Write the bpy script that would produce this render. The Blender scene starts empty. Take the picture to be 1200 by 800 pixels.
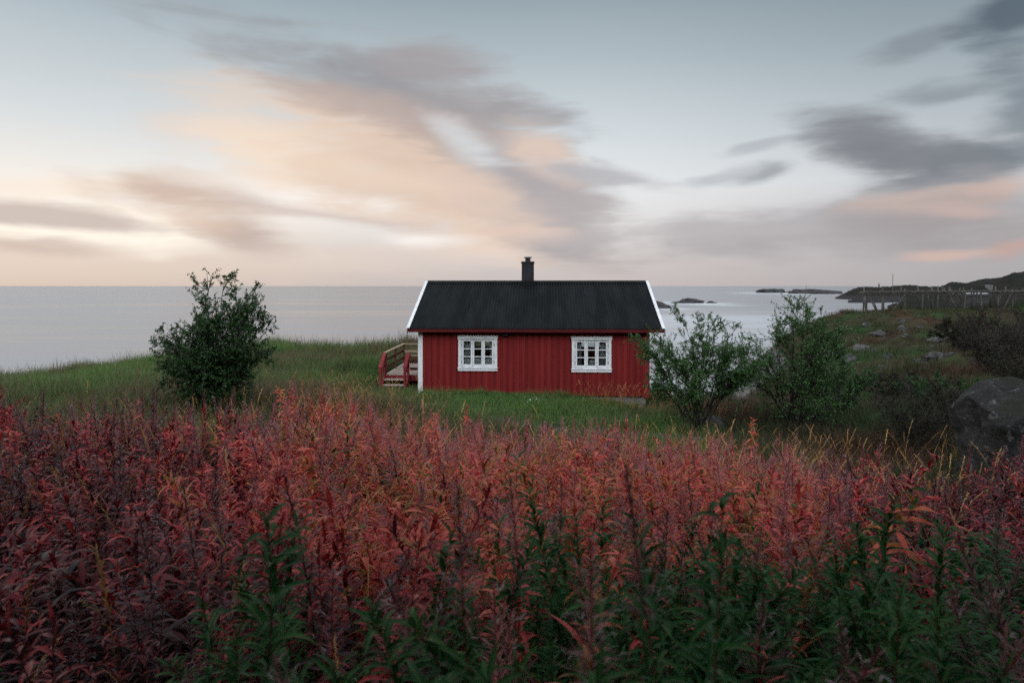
import bpy, bmesh, math, random
import numpy as np
from mathutils import Vector, Matrix, Quaternion

random.seed(7)
RNG = np.random.default_rng(11)
SC = bpy.context.scene
COL = SC.collection
R = math.radians
H = 10.0                      # the eye stands ten metres above the sea (z = 0)
F = 800.0                     # focal length in photo pixels (24 mm on a 36 mm wide frame, 1200 px)

# ------------------------------------------------------------------ camera
cam_d = bpy.data.cameras.new("camera")
cam = bpy.data.objects.new("camera", cam_d)
COL.objects.link(cam)
cam.location = (0, 0, H)
cam.rotation_euler = (R(90), 0, 0)
cam_d.sensor_width = 36.0
cam_d.lens = 24.0
cam_d.shift_y = -65.0 / 1200.0
cam_d.clip_start = 0.05
cam_d.clip_end = 90000
cam_d.dof.use_dof = True
cam_d.dof.focus_distance = 12.0
cam_d.dof.aperture_fstop = 2.8
SC.camera = cam

# ------------------------------------------------------------------ colour management, sampling
SC.view_settings.view_transform = 'Standard'
SC.view_settings.look = 'None'
SC.view_settings.gamma = 1.0
SC.view_settings.exposure = 0.08
SC.view_settings.use_curve_mapping = False
SC.render.engine = 'CYCLES'
cy = SC.cycles
cy.use_denoising = False
cy.max_bounces = 6
cy.diffuse_bounces = 2
cy.glossy_bounces = 3
cy.transmission_bounces = 4
cy.transparent_max_bounces = 8
cy.caustics_reflective = False
cy.caustics_refractive = False
cy.use_adaptive_sampling = True
cy.adaptive_threshold = 0.01


def lin(c):
    """sRGB 0..255 to linear"""
    out = []
    for v in c[:3]:
        v = v / 255.0
        out.append(v / 12.92 if v <= 0.04045 else ((v + 0.055) / 1.055) ** 2.4)
    return tuple(out)


class NT:
    """small helper to write node trees"""

    def __init__(self, tree):
        self.t = tree
        self.n = tree.nodes
        self.l = tree.links

    def new(self, kind, **kw):
        n = self.n.new(kind)
        for k, v in kw.items():
            setattr(n, k, v)
        return n

    def put(self, sock, v):
        if isinstance(v, bpy.types.NodeSocket):
            self.l.new(v, sock)
        elif v is not None:
            if hasattr(sock, 'default_value'):
                dv = sock.default_value
                if hasattr(dv, '__len__'):
                    v = tuple(v)
                    if len(dv) == 4 and len(v) == 3:
                        v = v + (1.0,)
                sock.default_value = v

    def math(self, op, a, b=None, c=None, clamp=False):
        n = self.new('ShaderNodeMath', operation=op, use_clamp=clamp)
        for i, v in enumerate((a, b, c)):
            if v is not None:
                self.put(n.inputs[i], v)
        return n.outputs[0]

    def vmath(self, op, a, b=None, s=None):
        n = self.new('ShaderNodeVectorMath', operation=op)
        self.put(n.inputs[0], a)
        if b is not None:
            self.put(n.inputs[1], b)
        if s is not None:
            self.put(n.inputs['Scale'], s)
        return n.outputs['Value'] if op in ('LENGTH', 'DOT_PRODUCT', 'DISTANCE') else n.outputs[0]

    def mix(self, f, a, b, blend='MIX'):
        n = self.new('ShaderNodeMix', data_type='RGBA', blend_type=blend)
        self.put(n.inputs[0], f)
        self.put(n.inputs[6], a)
        self.put(n.inputs[7], b)
        return n.outputs[2]

    def rng(self, v, a, b, c=0.0, d=1.0, smooth=True):
        n = self.new('ShaderNodeMapRange', interpolation_type='SMOOTHSTEP' if smooth else 'LINEAR')
        for i, x in enumerate((v, a, b, c, d)):
            self.put(n.inputs[i], x)
        return n.outputs[0]

    def noise(self, vec, scale, detail=3.0, rough=0.5, dist=0.0):
        n = self.new('ShaderNodeTexNoise')
        if vec is not None:
            self.put(n.inputs['Vector'], vec)
        n.inputs['Scale'].default_value = scale
        n.inputs['Detail'].default_value = detail
        n.inputs['Roughness'].default_value = rough
        n.inputs['Distortion'].default_value = dist
        return n.outputs[0]

    def ramp(self, f, stops):
        n = self.new('ShaderNodeValToRGB')
        e = n.color_ramp.elements
        while len(e) < len(stops):
            e.new(0.5)
        for el, (p, c) in zip(e, stops):
            el.position = p
            el.color = tuple(c) + (1.0,)
        self.put(n.inputs[0], f)
        return n.outputs[0]

    def scaled(self, vec, s):
        return self.vmath('MULTIPLY', vec, s)


# ------------------------------------------------------------------ sky (world)
SUN_AZ = -78.0                # degrees to the left of straight ahead
SUN_EL = 14.0
world = bpy.data.worlds.new("World")
SC.world = world
world.use_nodes = True
w = NT(world.node_tree)
w.n.clear()
out = w.new('ShaderNodeOutputWorld')
tc = w.new('ShaderNodeTexCoord')
vdir = w.vmath('NORMALIZE', tc.outputs['Generated'])
sep = w.new('ShaderNodeSeparateXYZ')
w.put(sep.inputs[0], vdir)
dx, dy, dz = sep.outputs
az = w.math('ARCTAN2', dx, dy)                    # 0 = straight ahead, + to the right, radians
el = w.math('ARCSINE', w.math('MINIMUM', w.math('MAXIMUM', dz, -0.999), 0.999))


def azel(px, py):
    a = math.atan2(px - 600.0, F)
    e = math.atan2(335.0 - py, math.hypot(px - 600.0, F))
    return a, e


# clear-sky part
sky = w.new('ShaderNodeTexSky')
sky.sky_type = 'NISHITA'
sky.sun_disc = False
sky.sun_elevation = R(SUN_EL)
sky.sun_rotation = R(SUN_AZ)
sky.air_density = 1.0
sky.dust_density = 1.5
nishita = w.vmath('SCALE', sky.outputs[0], s=0.05)

# thin high veil of cloud over it: colour by height, separately for the sunset side and the far side
eln = w.math('DIVIDE', el, 0.60)
E = lambda y: math.atan2(335.0 - y, F) / 0.60
left = w.ramp(eln, [(0.0, lin((212, 193, 178))), (E(300), lin((224, 207, 193))), (E(262), lin((246, 234, 221))),
                    (E(225), lin((236, 231, 224))), (E(160), lin((208, 213, 215))), (E(70), lin((176, 187, 193))),
                    (E(0), lin((146, 161, 171))), (1.0, lin((150, 165, 178)))])
mid = w.ramp(eln, [(0.0, lin((194, 184, 182))), (E(305), lin((204, 196, 194))), (E(262), lin((224, 221, 220))),
                   (E(222), lin((226, 228, 229))), (E(160), lin((207, 214, 218))), (E(70), lin((172, 184, 190))),
                   (E(0), lin((147, 161, 169))), (1.0, lin((150, 165, 178)))])
right = w.ramp(eln, [(0.0, lin((166, 163, 165))), (E(305), lin((170, 167, 170))), (E(250), lin((186, 186, 189))),
                     (E(222), lin((196, 200, 204))), (E(160), lin((172, 181, 187))), (E(70), lin((140, 153, 161))),
                     (E(0), lin((118, 133, 143))), (1.0, lin((140, 155, 168)))])
back = w.ramp(eln, [(0.0, lin((196, 198, 206))), (0.5, lin((212, 216, 222))), (1.0, lin((205, 212, 222)))])
veil = w.mix(w.rng(az, -0.62, 0.0), left, mid)
veil = w.mix(w.rng(az, 0.05, 0.72), veil, right)

# clouds: each a stretched, ragged patch in azimuth and elevation
comb = w.new('ShaderNodeCombineXYZ')
w.put(comb.inputs[0], az)
w.put(comb.inputs[1], el)
ae = comb.outputs[0]
ae_s = w.scaled(ae, (1.0, 3.2, 1.0))
n1 = w.new('ShaderNodeTexNoise')
w.put(n1.inputs['Vector'], ae_s)
n1.inputs['Scale'].default_value = 5.0
n1.inputs['Detail'].default_value = 4.0
n1.inputs['Roughness'].default_value = 0.55
warp = w.vmath('SUBTRACT', n1.outputs['Color'], (0.5, 0.5, 0.5))
warp = w.scaled(warp, (0.10, 0.035, 0.0))
aew = w.vmath('ADD', ae, warp)
mp_st = w.new('ShaderNodeMapping')
w.put(mp_st.inputs['Vector'], ae)
mp_st.inputs['Rotation'].default_value = (0, 0, R(9))
mp_st.inputs['Scale'].default_value = (2.2, 16.0, 1.0)
streak = w.noise(mp_st.outputs[0], 1.6, 5.0, 0.55, 0.4)
mp_s2 = w.new('ShaderNodeMapping')
w.put(mp_s2.inputs['Vector'], ae)
mp_s2.inputs['Rotation'].default_value = (0, 0, R(14))
mp_s2.inputs['Scale'].default_value = (5.0, 14.0, 1.0)
puff = w.noise(mp_s2.outputs[0], 1.5, 4.0, 0.5, 0.3)
edge = w.math('ADD', w.math('MULTIPLY', w.math('SUBTRACT', streak, 0.5), 1.5),
              w.math('MULTIPLY', w.math('SUBTRACT', puff, 0.5), 1.5))

grain = w.rng(w.math('ADD', w.math('MULTIPLY', puff, 0.6), w.math('MULTIPLY', streak, 0.4)), 0.25, 0.5, 0.72, 1.0)

CLOUDS = [  # px, py, half width, half height, tilt down to the right (deg), colour, opacity
    (120, 308, 420, 18, 0, (222, 204, 190), .35),
    (110, 266, 210, 20, 3, (255, 246, 232), .95),
    (60, 252, 135, 12, 6, (186, 168, 162), .8),
    (30, 284, 95, 8, 2, (194, 174, 164), .7),
    (130, 216, 190, 13, -3, (244, 226, 208), .6),
    (222, 228, 100, 22, 6, (204, 179, 162), .95),
    (290, 278, 60, 17, 6, (187, 168, 160), .9),
    (228, 260, 55, 12, 10, (214, 188, 170), .65),
    (440, 256, 230, 12, 7, (202, 187, 180), .8),
    (410, 236, 150, 12, 6, (250, 245, 240), .9),
    (480, 300, 190, 12, 0, (220, 204, 194), .45),
    (570, 278, 90, 24, 8, (232, 212, 197), .85),
    (500, 283, 50, 8, 0, (246, 240, 234), .8),
    (425, 172, 180, 54, 8, (226, 205, 188), .95),
    (335, 175, 95, 32, 4, (240, 220, 200), .85),
    (510, 212, 165, 50, 22, (216, 192, 174), .97),
    (430, 200, 110, 14, 12, (229, 207, 187), .8),
    (455, 102, 205, 26, 12, (146, 146, 150), .95),
    (535, 122, 105, 42, 24, (160, 155, 157), .92),
    (470, 136, 150, 18, 14, (186, 168, 160), .75),
    (330, 72, 105, 8, 8, (160, 163, 167), .75),
    (562, 178, 58, 17, 34, (214, 217, 219), .9),
    (636, 236, 98, 50, 36, (168, 162, 164), .97),
    (655, 260, 66, 28, 14, (178, 171, 172), .9),
    (566, 232, 80, 20, 22, (220, 197, 182), .8),
    (636, 180, 46, 20, 24, (218, 196, 183), .9),
    (705, 204, 75, 10, 10, (176, 175, 179), .85),
    (615, 272, 62, 11, 4, (222, 198, 184), .75),
    (905, 168, 46, 5, -8, (168, 173, 178), .7),
    (895, 200, 34, 9, -12, (150, 155, 160), .85),
    (852, 203, 40, 7, -10, (182, 186, 190), .8),
    (1000, 165, 70, 26, 22, (124, 127, 133), .95),
    (1062, 194, 90, 28, 6, (122, 125, 131), .92),
    (1135, 198, 88, 27, -10, (122, 126, 133), .95),
    (1085, 50, 62, 11, -10, (122, 131, 138), .65),
    (1105, 106, 85, 10, 0, (124, 132, 138), .65),
    (1210, 128, 55, 60, -20, (112, 121, 129), .75),
    (1195, 10, 60, 45, 0, (72, 86, 98), .8),
    (960, 260, 250, 22, -5, (168, 165, 168), .92),
    (1000, 284, 330, 18, -1, (164, 160, 163), .7),
    (820, 272, 170, 11, -2, (182, 177, 179), .8),
    (1075, 238, 80, 10, -2, (204, 180, 168), .8),
    (1165, 226, 66, 10, -12, (202, 176, 164), .7),
    (1130, 264, 140, 24, 4, (158, 152, 154), .9),
    (1120, 250, 60, 9, 6, (196, 172, 164), .7),
    (1105, 297, 58, 5, 0, (212, 180, 166), .7),
    (1195, 290, 34, 8, -10, (196, 160, 148), .6),
]
colr = veil
for (px, py, rw, rh, tilt, c, op) in CLOUDS:
    a, e = azel(px, py)
    ca = math.cos(a)
    m = w.new('ShaderNodeMapping', vector_type='TEXTURE')
    w.put(m.inputs['Vector'], aew)
    m.inputs['Location'].default_value = (a, e, 0)
    m.inputs['Rotation'].default_value = (0, 0, R(-tilt))
    m.inputs['Scale'].default_value = (rw / F * ca * ca * 1.05, rh / F * ca * 1.2, 1)
    d = w.vmath('LENGTH', m.outputs[0])
    d = w.math('SUBTRACT', d, edge)
    f = w.math('MULTIPLY', w.rng(d, 1.46, 0.24, 0.0, op), grain)
    colr = w.mix(f, colr, lin(c))
# behind the camera: plain bright dusk sky
bk = w.rng(w.math('ABSOLUTE', az), 1.0, 1.9)
colr = w.mix(bk, colr, back)
# straight up the veil is the same all round
up = w.rng(el, 0.55, 0.95)
colr = w.mix(up, colr, lin((208, 214, 224)))
band = w.math('MULTIPLY', w.rng(el, 0.22, 0.42), w.rng(el, 1.05, 0.72))       # bright sky band added behind the camera to light facade and mid-meadow
gain = w.math('ADD', w.math('SUBTRACT', 1.0, w.math('MULTIPLY', up, 0.12)), w.math('MULTIPLY', w.math('MULTIPLY', bk, band), 3.0))
colr = w.vmath('SCALE', colr, s=gain)
colr = w.mix(0.94, nishita, colr)
# below the horizon (never seen: the sea hides it)
bg = w.new('ShaderNodeBackground')
w.put(bg.inputs['Color'], colr)
bg.inputs['Strength'].default_value = 1.07
w.l.new(bg.outputs[0], out.inputs['Surface'])

# ------------------------------------------------------------------ sun: low and veiled by cloud
sun_d = bpy.data.lights.new("sun", 'SUN')
sun_d.energy = 0.5
sun_d.angle = R(30)
sun_d.color = (1.0, 0.83, 0.68)
sun = bpy.data.objects.new("sun", sun_d)
COL.objects.link(sun)
sd = Vector((math.sin(R(SUN_AZ)) * math.cos(R(SUN_EL)), math.cos(R(SUN_AZ)) * math.cos(R(SUN_EL)), math.sin(R(SUN_EL))))
sun.rotation_euler = (-sd).to_track_quat('-Z', 'Y').to_euler()
sun.location = (-30, 20, 40)


# ------------------------------------------------------------------ helpers
def tag(o, label=None, cat=None, group=None, kind=None):
    if label:
        o['label'] = label
    if cat:
        o['category'] = cat
    if group:
        o['group'] = group
    if kind:
        o['kind'] = kind
    return o


def empty(name, loc, rz=0.0):
    o = bpy.data.objects.new(name, None)
    COL.objects.link(o)
    o.location = loc
    o.rotation_euler = (0, 0, rz)
    o.empty_display_size = 0.2
    return o


def mesh_obj(name, verts, faces, mat=None, parent=None, smooth=False, link=True, attrs=None, mats=None, midx=None):
    me = bpy.data.meshes.new(name)
    me.from_pydata([tuple(v) for v in verts], [], [tuple(int(i) for i in f) for f in faces])
    for m in (mats or ([mat] if mat else [])):
        me.materials.append(m)
    if midx is not None:
        me.polygons.foreach_set('material_index', np.asarray(midx, dtype=np.int32))
    if smooth:
        me.polygons.foreach_set('use_smooth', np.ones(len(me.polygons), dtype=bool))
    for k, v in (attrs or {}).items():
        at = me.attributes.new(k, 'FLOAT', 'POINT')
        at.data.foreach_set('value', np.asarray(v, dtype=np.float32))
    me.update()
    o = bpy.data.objects.new(name, me)
    if link:
        COL.objects.link(o)
    if parent:
        o.parent = parent
    return o


class MB:
    """collects simple shapes, then makes ONE mesh object of them"""

    def __init__(self):
        self.v = []
        self.f = []

    def add(self, vs, fs):
        o = len(self.v)
        self.v += [tuple(x) for x in vs]
        self.f += [tuple(i + o for i in f) for f in fs]
        return self

    def box(self, x0, x1, y0, y1, z0, z1, M=None):
        vs = [(x0, y0, z0), (x1, y0, z0), (x1, y1, z0), (x0, y1, z0), (x0, y0, z1), (x1, y0, z1), (x1, y1, z1), (x0, y1, z1)]
        if M is not None:
            vs = [tuple(M @ Vector(p)) for p in vs]
        fs = [(3, 2, 1, 0), (4, 5, 6, 7), (0, 1, 5, 4), (1, 2, 6, 5), (2, 3, 7, 6), (3, 0, 4, 7)]
        return self.add(vs, fs)

    def bar(self, a, b, w_, t_, up=(0, 0, 1)):
        """rectangular bar from a to b, w_ across, t_ in the up direction"""
        a = Vector(a)
        b = Vector(b)
        d = (b - a)
        L = d.length
        d.normalize()
        s = d.cross(Vector(up))
        if s.length < 1e-4:
            s = d.cross(Vector((0, 1, 0)))
        s.normalize()
        u = s.cross(d)
        M = Matrix((s, d, u)).transposed().to_4x4()
        M.translation = a
        return self.box(-w_ / 2, w_ / 2, 0, L, -t_ / 2, t_ / 2, M)

    def tube(self, pts, rad, n=6, cap=True):
        pts = [Vector(p) for p in pts]
        if not hasattr(rad, '__len__'):
            rad = [rad] * len(pts)
        vs = []
        prev = None
        for i, p in enumerate(pts):
            d = (pts[min(i + 1, len(pts) - 1)] - pts[max(i - 1, 0)]).normalized()
            ref = Vector((1, 0, 0)) if abs(d.x) < 0.8 else Vector((0, 1, 0))
            s = d.cross(ref).normalized() if prev is None else (prev - d * prev.dot(d)).normalized()
            prev = s
            u = d.cross(s)
            for k in range(n):
                a = 2 * math.pi * k / n
                vs.append(p + (s * math.cos(a) + u * math.sin(a)) * rad[i])
        fs = []
        for i in range(len(pts) - 1):
            for k in range(n):
                fs.append((i * n + k, i * n + (k + 1) % n, (i + 1) * n + (k + 1) % n, (i + 1) * n + k))
        if cap:
            fs.append(tuple(range(n - 1, -1, -1)))
            fs.append(tuple((len(pts) - 1) * n + k for k in range(n)))
        return self.add(vs, fs)

    def build(self, name, mat, parent=None, smooth=False, bevel=0.0, attrs=None):
        o = mesh_obj(name, self.v, self.f, mat, parent, smooth, attrs=attrs)
        if bevel:
            m = o.modifiers.new("bevel", 'BEVEL')
            m.width = bevel
            m.segments = 2
            m.limit_method = 'ANGLE'
        return o


def hash2(i, j, s=0):
    n = (i.astype(np.int64) * 374761393 + j.astype(np.int64) * 668265263 + s * 974711) & 0xffffffff
    n = ((n ^ (n >> 13)) * 1274126177) & 0xffffffff
    n = n ^ (n >> 16)
    return (n & 0xffff) / 65535.0


def vnoise(x, y, s=0):
    x = np.asarray(x, float)
    y = np.asarray(y, float)
    i = np.floor(x).astype(np.int64)
    j = np.floor(y).astype(np.int64)
    fx = x - i
    fy = y - j
    fx = fx * fx * (3 - 2 * fx)
    fy = fy * fy * (3 - 2 * fy)
    a = hash2(i, j, s) * (1 - fx) + hash2(i + 1, j, s) * fx
    b = hash2(i, j + 1, s) * (1 - fx) + hash2(i + 1, j + 1, s) * fx
    return a * (1 - fy) + b * fy - 0.5


def fbm(x, y, s=0, o=4):
    r = 0
    a = 1.0
    for k in range(o):
        r = r + a * vnoise(np.asarray(x) * 2 ** k + 13.1 * k, np.asarray(y) * 2 ** k + 7.7 * k, s + k)
        a *= 0.5
    return r


def sstep(x, a, b):
    t = np.clip((np.asarray(x, float) - a) / (b - a), 0, 1)
    return t * t * (3 - 2 * t)


# ------------------------------------------------------------------ materials
def material(name):
    m = bpy.data.materials.new(name)
    m.use_nodes = True
    t = NT(m.node_tree)
    t.n.clear()
    o = t.new('ShaderNodeOutputMaterial')
    p = t.new('ShaderNodeBsdfPrincipled')
    t.l.new(p.outputs[0], o.inputs['Surface'])
    return m, t, p, o


def varied(name, c0, c1, scale=(1, 1, 1), ns=6.0, rough=0.7, spec=0.3, bump=0.0, bs=40.0, detail=5.0, metal=0.0, lo=0.35, hi=0.65):
    m, t, p, o = material(name)
    co = t.new('ShaderNodeTexCoord').outputs['Object']
    v = t.scaled(co, scale)
    n = t.noise(v, ns, detail, 0.6)
    t.put(p.inputs['Base Color'], t.mix(t.rng(n, lo, hi), c0, c1))
    p.inputs['Roughness'].default_value = rough
    p.inputs['Specular IOR Level'].default_value = spec
    p.inputs['Metallic'].default_value = metal
    if bump:
        b = t.new('ShaderNodeBump')
        b.inputs['Strength'].default_value = bump
        b.inputs['Distance'].default_value = 0.02
        t.put(b.inputs['Height'], t.noise(v, bs, 6.0, 0.65))
        t.l.new(b.outputs[0], p.inputs['Normal'])
    return m


M = {}
M['red_wall'] = varied('red_paint', (0.150, 0.011, 0.011), (0.205, 0.016, 0.015), (2.4, 1.0, 0.13), 2.6, 0.75, 0.2, 0.25, 30.0)
M['red_trim'] = varied('red_trim_paint', (0.15, 0.012, 0.013), (0.20, 0.017, 0.018), (0.3, 1, 1), 6.0, 0.6, 0.3, 0.1)
M['red_dark'] = varied('dark_red_trim_paint', (0.065, 0.007, 0.008), (0.095, 0.009, 0.010), (0.3, 1, 1), 6.0, 0.7, 0.15, 0.1)  # red trim with the shade at the eave put into its colour
M['red_deck'] = varied('faded_red_paint', (0.19, 0.018, 0.022), (0.26, 0.03, 0.035), (1, 1, 1), 7.0, 0.65, 0.3, 0.15)
M['white'] = varied('white_paint', (0.62, 0.63, 0.63), (0.75, 0.75, 0.74), (1, 1, 1), 5.0, 0.5, 0.4)
M['roof'] = varied('dark_roof_sheet', (0.006, 0.007, 0.0075), (0.012, 0.014, 0.0145), (1.6, 0.25, 0.25), 1.6, 0.62, 0.10)
M['black'] = varied('black_chimney', (0.010, 0.011, 0.014), (0.018, 0.019, 0.023), (1, 1, 1), 9.0, 0.7, 0.3, 0.2)
M['steel'] = varied('dull_steel', (0.30, 0.29, 0.27), (0.40, 0.39, 0.37), (1, 1, 1), 9.0, 0.4, 0.5, 0.0, metal=0.6)
M['concrete'] = varied('grey_concrete', (0.12, 0.12, 0.125), (0.20, 0.20, 0.20), (1, 1, 1), 4.0, 0.9, 0.2, 0.3)
M['wood_pale'] = varied('weathered_pale_wood', (0.36, 0.30, 0.25), (0.50, 0.43, 0.37), (9.0, 0.7, 1), 3.0, 0.8, 0.2, 0.2)
M['wood_rail'] = varied('golden_rail_wood', (0.34, 0.25, 0.16), (0.44, 0.34, 0.23), (2, 2, 2), 4.0, 0.7, 0.3, 0.1)
M['wood_brown'] = varied('red_brown_stained_wood', (0.10, 0.032, 0.025), (0.15, 0.05, 0.04), (2, 2, 2), 4.0, 0.7, 0.3, 0.1)
M['wood_grey'] = varied('grey_weathered_pole', (0.045, 0.042, 0.037), (0.10, 0.094, 0.082), (3, 3, 0.6), 2.0, 0.85, 0.2, 0.2)
M['curtain'] = varied('grey_curtain', (0.36, 0.38, 0.40), (0.48, 0.50, 0.52), (14, 14, 0.5), 1.5, 0.9, 0.1)
M['lace'] = varied('white_lace', (0.55, 0.57, 0.58), (0.7, 0.71, 0.72), (1, 1, 1), 30.0, 0.9, 0.1)
M['inside'] = varied('dark_panelling', (0.05, 0.04, 0.032), (0.08, 0.065, 0.05), (1, 1, 0.2), 6.0, 0.8, 0.2)
M['bark'] = varied('grey_brown_bark', (0.030, 0.026, 0.022), (0.062, 0.056, 0.050), (3, 3, 1), 5.0, 0.9, 0.2, 0.4)
M['white_flower'] = varied('white_petals', (0.7, 0.7, 0.68), (0.8, 0.8, 0.78), (1, 1, 1), 20.0, 0.8, 0.2)


def glass_mat():
    m = bpy.data.materials.new('window_glass')
    m.use_nodes = True
    t = NT(m.node_tree)
    t.n.clear()
    o = t.new('ShaderNodeOutputMaterial')
    tr = t.new('ShaderNodeBsdfTransparent')
    tr.inputs[0].default_value = (0.88, 0.92, 0.91, 1)
    gl = t.new('ShaderNodeBsdfGlossy')
    gl.inputs['Roughness'].default_value = 0.02
    fr = t.new('ShaderNodeFresnel')
    fr.inputs[0].default_value = 1.5
    mx = t.new('ShaderNodeMixShader')
    t.l.new(fr.outputs[0], mx.inputs[0])
    t.l.new(tr.outputs[0], mx.inputs[1])
    t.l.new(gl.outputs[0], mx.inputs[2])
    t.l.new(mx.outputs[0], o.inputs[0])
    return m


M['glass'] = glass_mat()


def rock_mat(name, dark, pale, lichen, ns=1.2, moss=None):
    m, t, p, o = material(name)
    co = t.new('ShaderNodeTexCoord').outputs['Object']
    a = t.noise(t.scaled(co, (1, 1, 2.2)), ns, 7.0, 0.62, 0.4)
    b = t.noise(co, ns * 5, 6.0, 0.65)
    nn_ = t.new('ShaderNodeTexNoise')
    t.put(nn_.inputs['Vector'], co)
    nn_.inputs['Scale'].default_value = 1.6
    nn_.inputs['Detail'].default_value = 5.0
    nco = nn_.outputs['Color']
    c = t.mix(t.rng(a, 0.36, 0.64), dark, pale)
    c = t.mix(t.rng(b, 0.56, 0.68, 0, 0.7), c, lichen)
    if moss:
        vo = t.new('ShaderNodeTexVoronoi')
        t.put(vo.inputs['Vector'], t.vmath('ADD', co, t.vmath('SCALE', t.vmath('SUBTRACT', nco, (0.5, 0.5, 0.5)), s=0.35)))
        vo.inputs['Scale'].default_value = 3.2
        spot = t.math('MULTIPLY', t.rng(vo.outputs['Distance'], 0.30, 0.24), t.rng(b, 0.46, 0.54))
        c = t.mix(t.math('MULTIPLY', spot, 0.8), c, (0.17, 0.175, 0.165))
        ck = t.new('ShaderNodeTexVoronoi', feature='DISTANCE_TO_EDGE')
        t.put(ck.inputs['Vector'], t.vmath('ADD', t.scaled(co, (0.7, 0.7, 1.5)), t.vmath('SCALE', t.vmath('SUBTRACT', nco, (0.5, 0.5, 0.5)), s=0.9)))
        ck.inputs['Scale'].default_value = 1.1
        crack = t.rng(ck.outputs['Distance'], 0.0, 0.035)
        c = t.mix(t.math('MULTIPLY', t.math('SUBTRACT', 1.0, crack), 0.75), c, (0.012, 0.012, 0.012))
        g = t.new('ShaderNodeNewGeometry')
        s = t.new('ShaderNodeSeparateXYZ')
        t.put(s.inputs[0], g.outputs['Normal'])
        f = t.math('MULTIPLY', t.rng(s.outputs[2], 0.5, 0.9), t.rng(a, 0.47, 0.56))
        c = t.mix(f, c, moss)
    t.put(p.inputs['Base Color'], c)
    p.inputs['Roughness'].default_value = 0.85
    p.inputs['Specular IOR Level'].default_value = 0.25
    bm_ = t.new('ShaderNodeBump')
    bm_.inputs['Strength'].default_value = 1.0
    bm_.inputs['Distance'].default_value = 0.14
    t.put(bm_.inputs['Height'], t.noise(t.scaled(co, (1, 1, 2.0)), ns * 4, 8.0, 0.7))
    t.l.new(bm_.outputs[0], p.inputs['Normal'])
    return m


M['rock'] = rock_mat('pale_coast_rock', (0.040, 0.039, 0.037), (0.13, 0.128, 0.125), (0.20, 0.20, 0.195), 2.2)
M['boulder'] = rock_mat('dark_lichen_boulder', (0.020, 0.020, 0.019), (0.056, 0.056, 0.055), (0.11, 0.112, 0.108), 1.8, (0.022, 0.025, 0.016))
M['islet'] = rock_mat('dark_wet_islet_rock', (0.022, 0.021, 0.021), (0.06, 0.056, 0.055), (0.09, 0.086, 0.085), 0.08)


def leaf_mat(name, stops, k_rnd=0.35, k_hgt=0.2, trans=0.3, rough=0.5, spec=0.35, use_tint=True, const=0.0):
    m = bpy.data.materials.new(name)
    m.use_nodes = True
    t = NT(m.node_tree)
    t.n.clear()
    o = t.new('ShaderNodeOutputMaterial')
    p = t.new('ShaderNodeBsdfPrincipled')
    ar = t.new('ShaderNodeAttribute', attribute_name='rnd')
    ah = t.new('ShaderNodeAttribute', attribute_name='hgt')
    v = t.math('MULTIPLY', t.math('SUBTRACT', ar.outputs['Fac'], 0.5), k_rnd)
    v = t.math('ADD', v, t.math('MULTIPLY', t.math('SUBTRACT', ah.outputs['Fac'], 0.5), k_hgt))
    if use_tint:
        at = t.new('ShaderNodeAttribute', attribute_name='tint', attribute_type='INSTANCER')
        v = t.math('ADD', v, at.outputs['Fac'])
    else:
        v = t.math('ADD', v, const)
    if use_tint:
        co = t.new('ShaderNodeTexCoord').outputs['Object']
        v = t.math('ADD', v, t.math('MULTIPLY', t.math('SUBTRACT', t.noise(co, 55.0, 3.0, 0.6), 0.5), 0.30))
    c = t.ramp(v, stops)
    if use_tint:
        am = t.new('ShaderNodeAttribute', attribute_name='mid')
        c = t.mix(t.rng(am.outputs['Fac'], 0.80, 0.97, 0.0, 0.35), c, (0.42, 0.24, 0.17))
    t.put(p.inputs['Base Color'], c)
    p.inputs['Roughness'].default_value = rough
    t.put(p.inputs['Specular IOR Level'], t.rng(v, 0.28, 0.45, 0.10, spec) if use_tint else spec)
    tl = t.new('ShaderNodeBsdfTranslucent')
    t.put(tl.inputs[0], c)
    mx = t.new('ShaderNodeMixShader')
    mx.inputs[0].default_value = trans
    t.l.new(p.outputs[0], mx.inputs[1])
    t.l.new(tl.outputs[0], mx.inputs[2])
    t.l.new(mx.outputs[0], o.inputs[0])
    return m


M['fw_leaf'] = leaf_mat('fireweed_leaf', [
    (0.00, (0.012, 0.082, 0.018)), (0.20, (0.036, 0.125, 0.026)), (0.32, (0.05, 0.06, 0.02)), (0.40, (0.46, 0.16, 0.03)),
    (0.49, (0.66, 0.150, 0.090)), (0.60, (0.63, 0.080, 0.075)), (0.72, (0.40, 0.032, 0.036)), (0.85, (0.16, 0.017, 0.024)), (1.00, (0.030, 0.009, 0.011))], 0.46, -0.36, 0.2, 0.42, 0.28)  # lower leaves browner, with the shade of the gaps put into their colour
M['fw_stem'] = leaf_mat('fireweed_stem', [(0.0, (0.14, 0.06, 0.05)), (0.5, (0.30, 0.06, 0.055)), (0.75, (0.26, 0.05, 0.05)), (1.0, (0.06, 0.016, 0.02))], 0.2, 0.0, 0.0)
M['fw_spike'] = leaf_mat('fireweed_seed_pods', [
    (0.00, (0.085, 0.045, 0.048)), (0.3, (0.26, 0.12, 0.12)), (0.60, (0.52, 0.165, 0.155)), (0.8, (0.23, 0.07, 0.075)),
    (1.0, (0.06, 0.022, 0.028))], 0.35, 0.0, 0.2)
M['fw_fluff'] = leaf_mat('fireweed_fluff', [(0.0, (0.34, 0.29, 0.29)), (1.0, (0.42, 0.35, 0.35))], 0.3, 0.0, 0.3)
M['gold'] = leaf_mat('golden_grass', [(0.0, (0.20, 0.10, 0.03)), (0.5, (0.46, 0.23, 0.075)), (1.0, (0.62, 0.40, 0.18))], 0.4, 0.3, 0.3)


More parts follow.
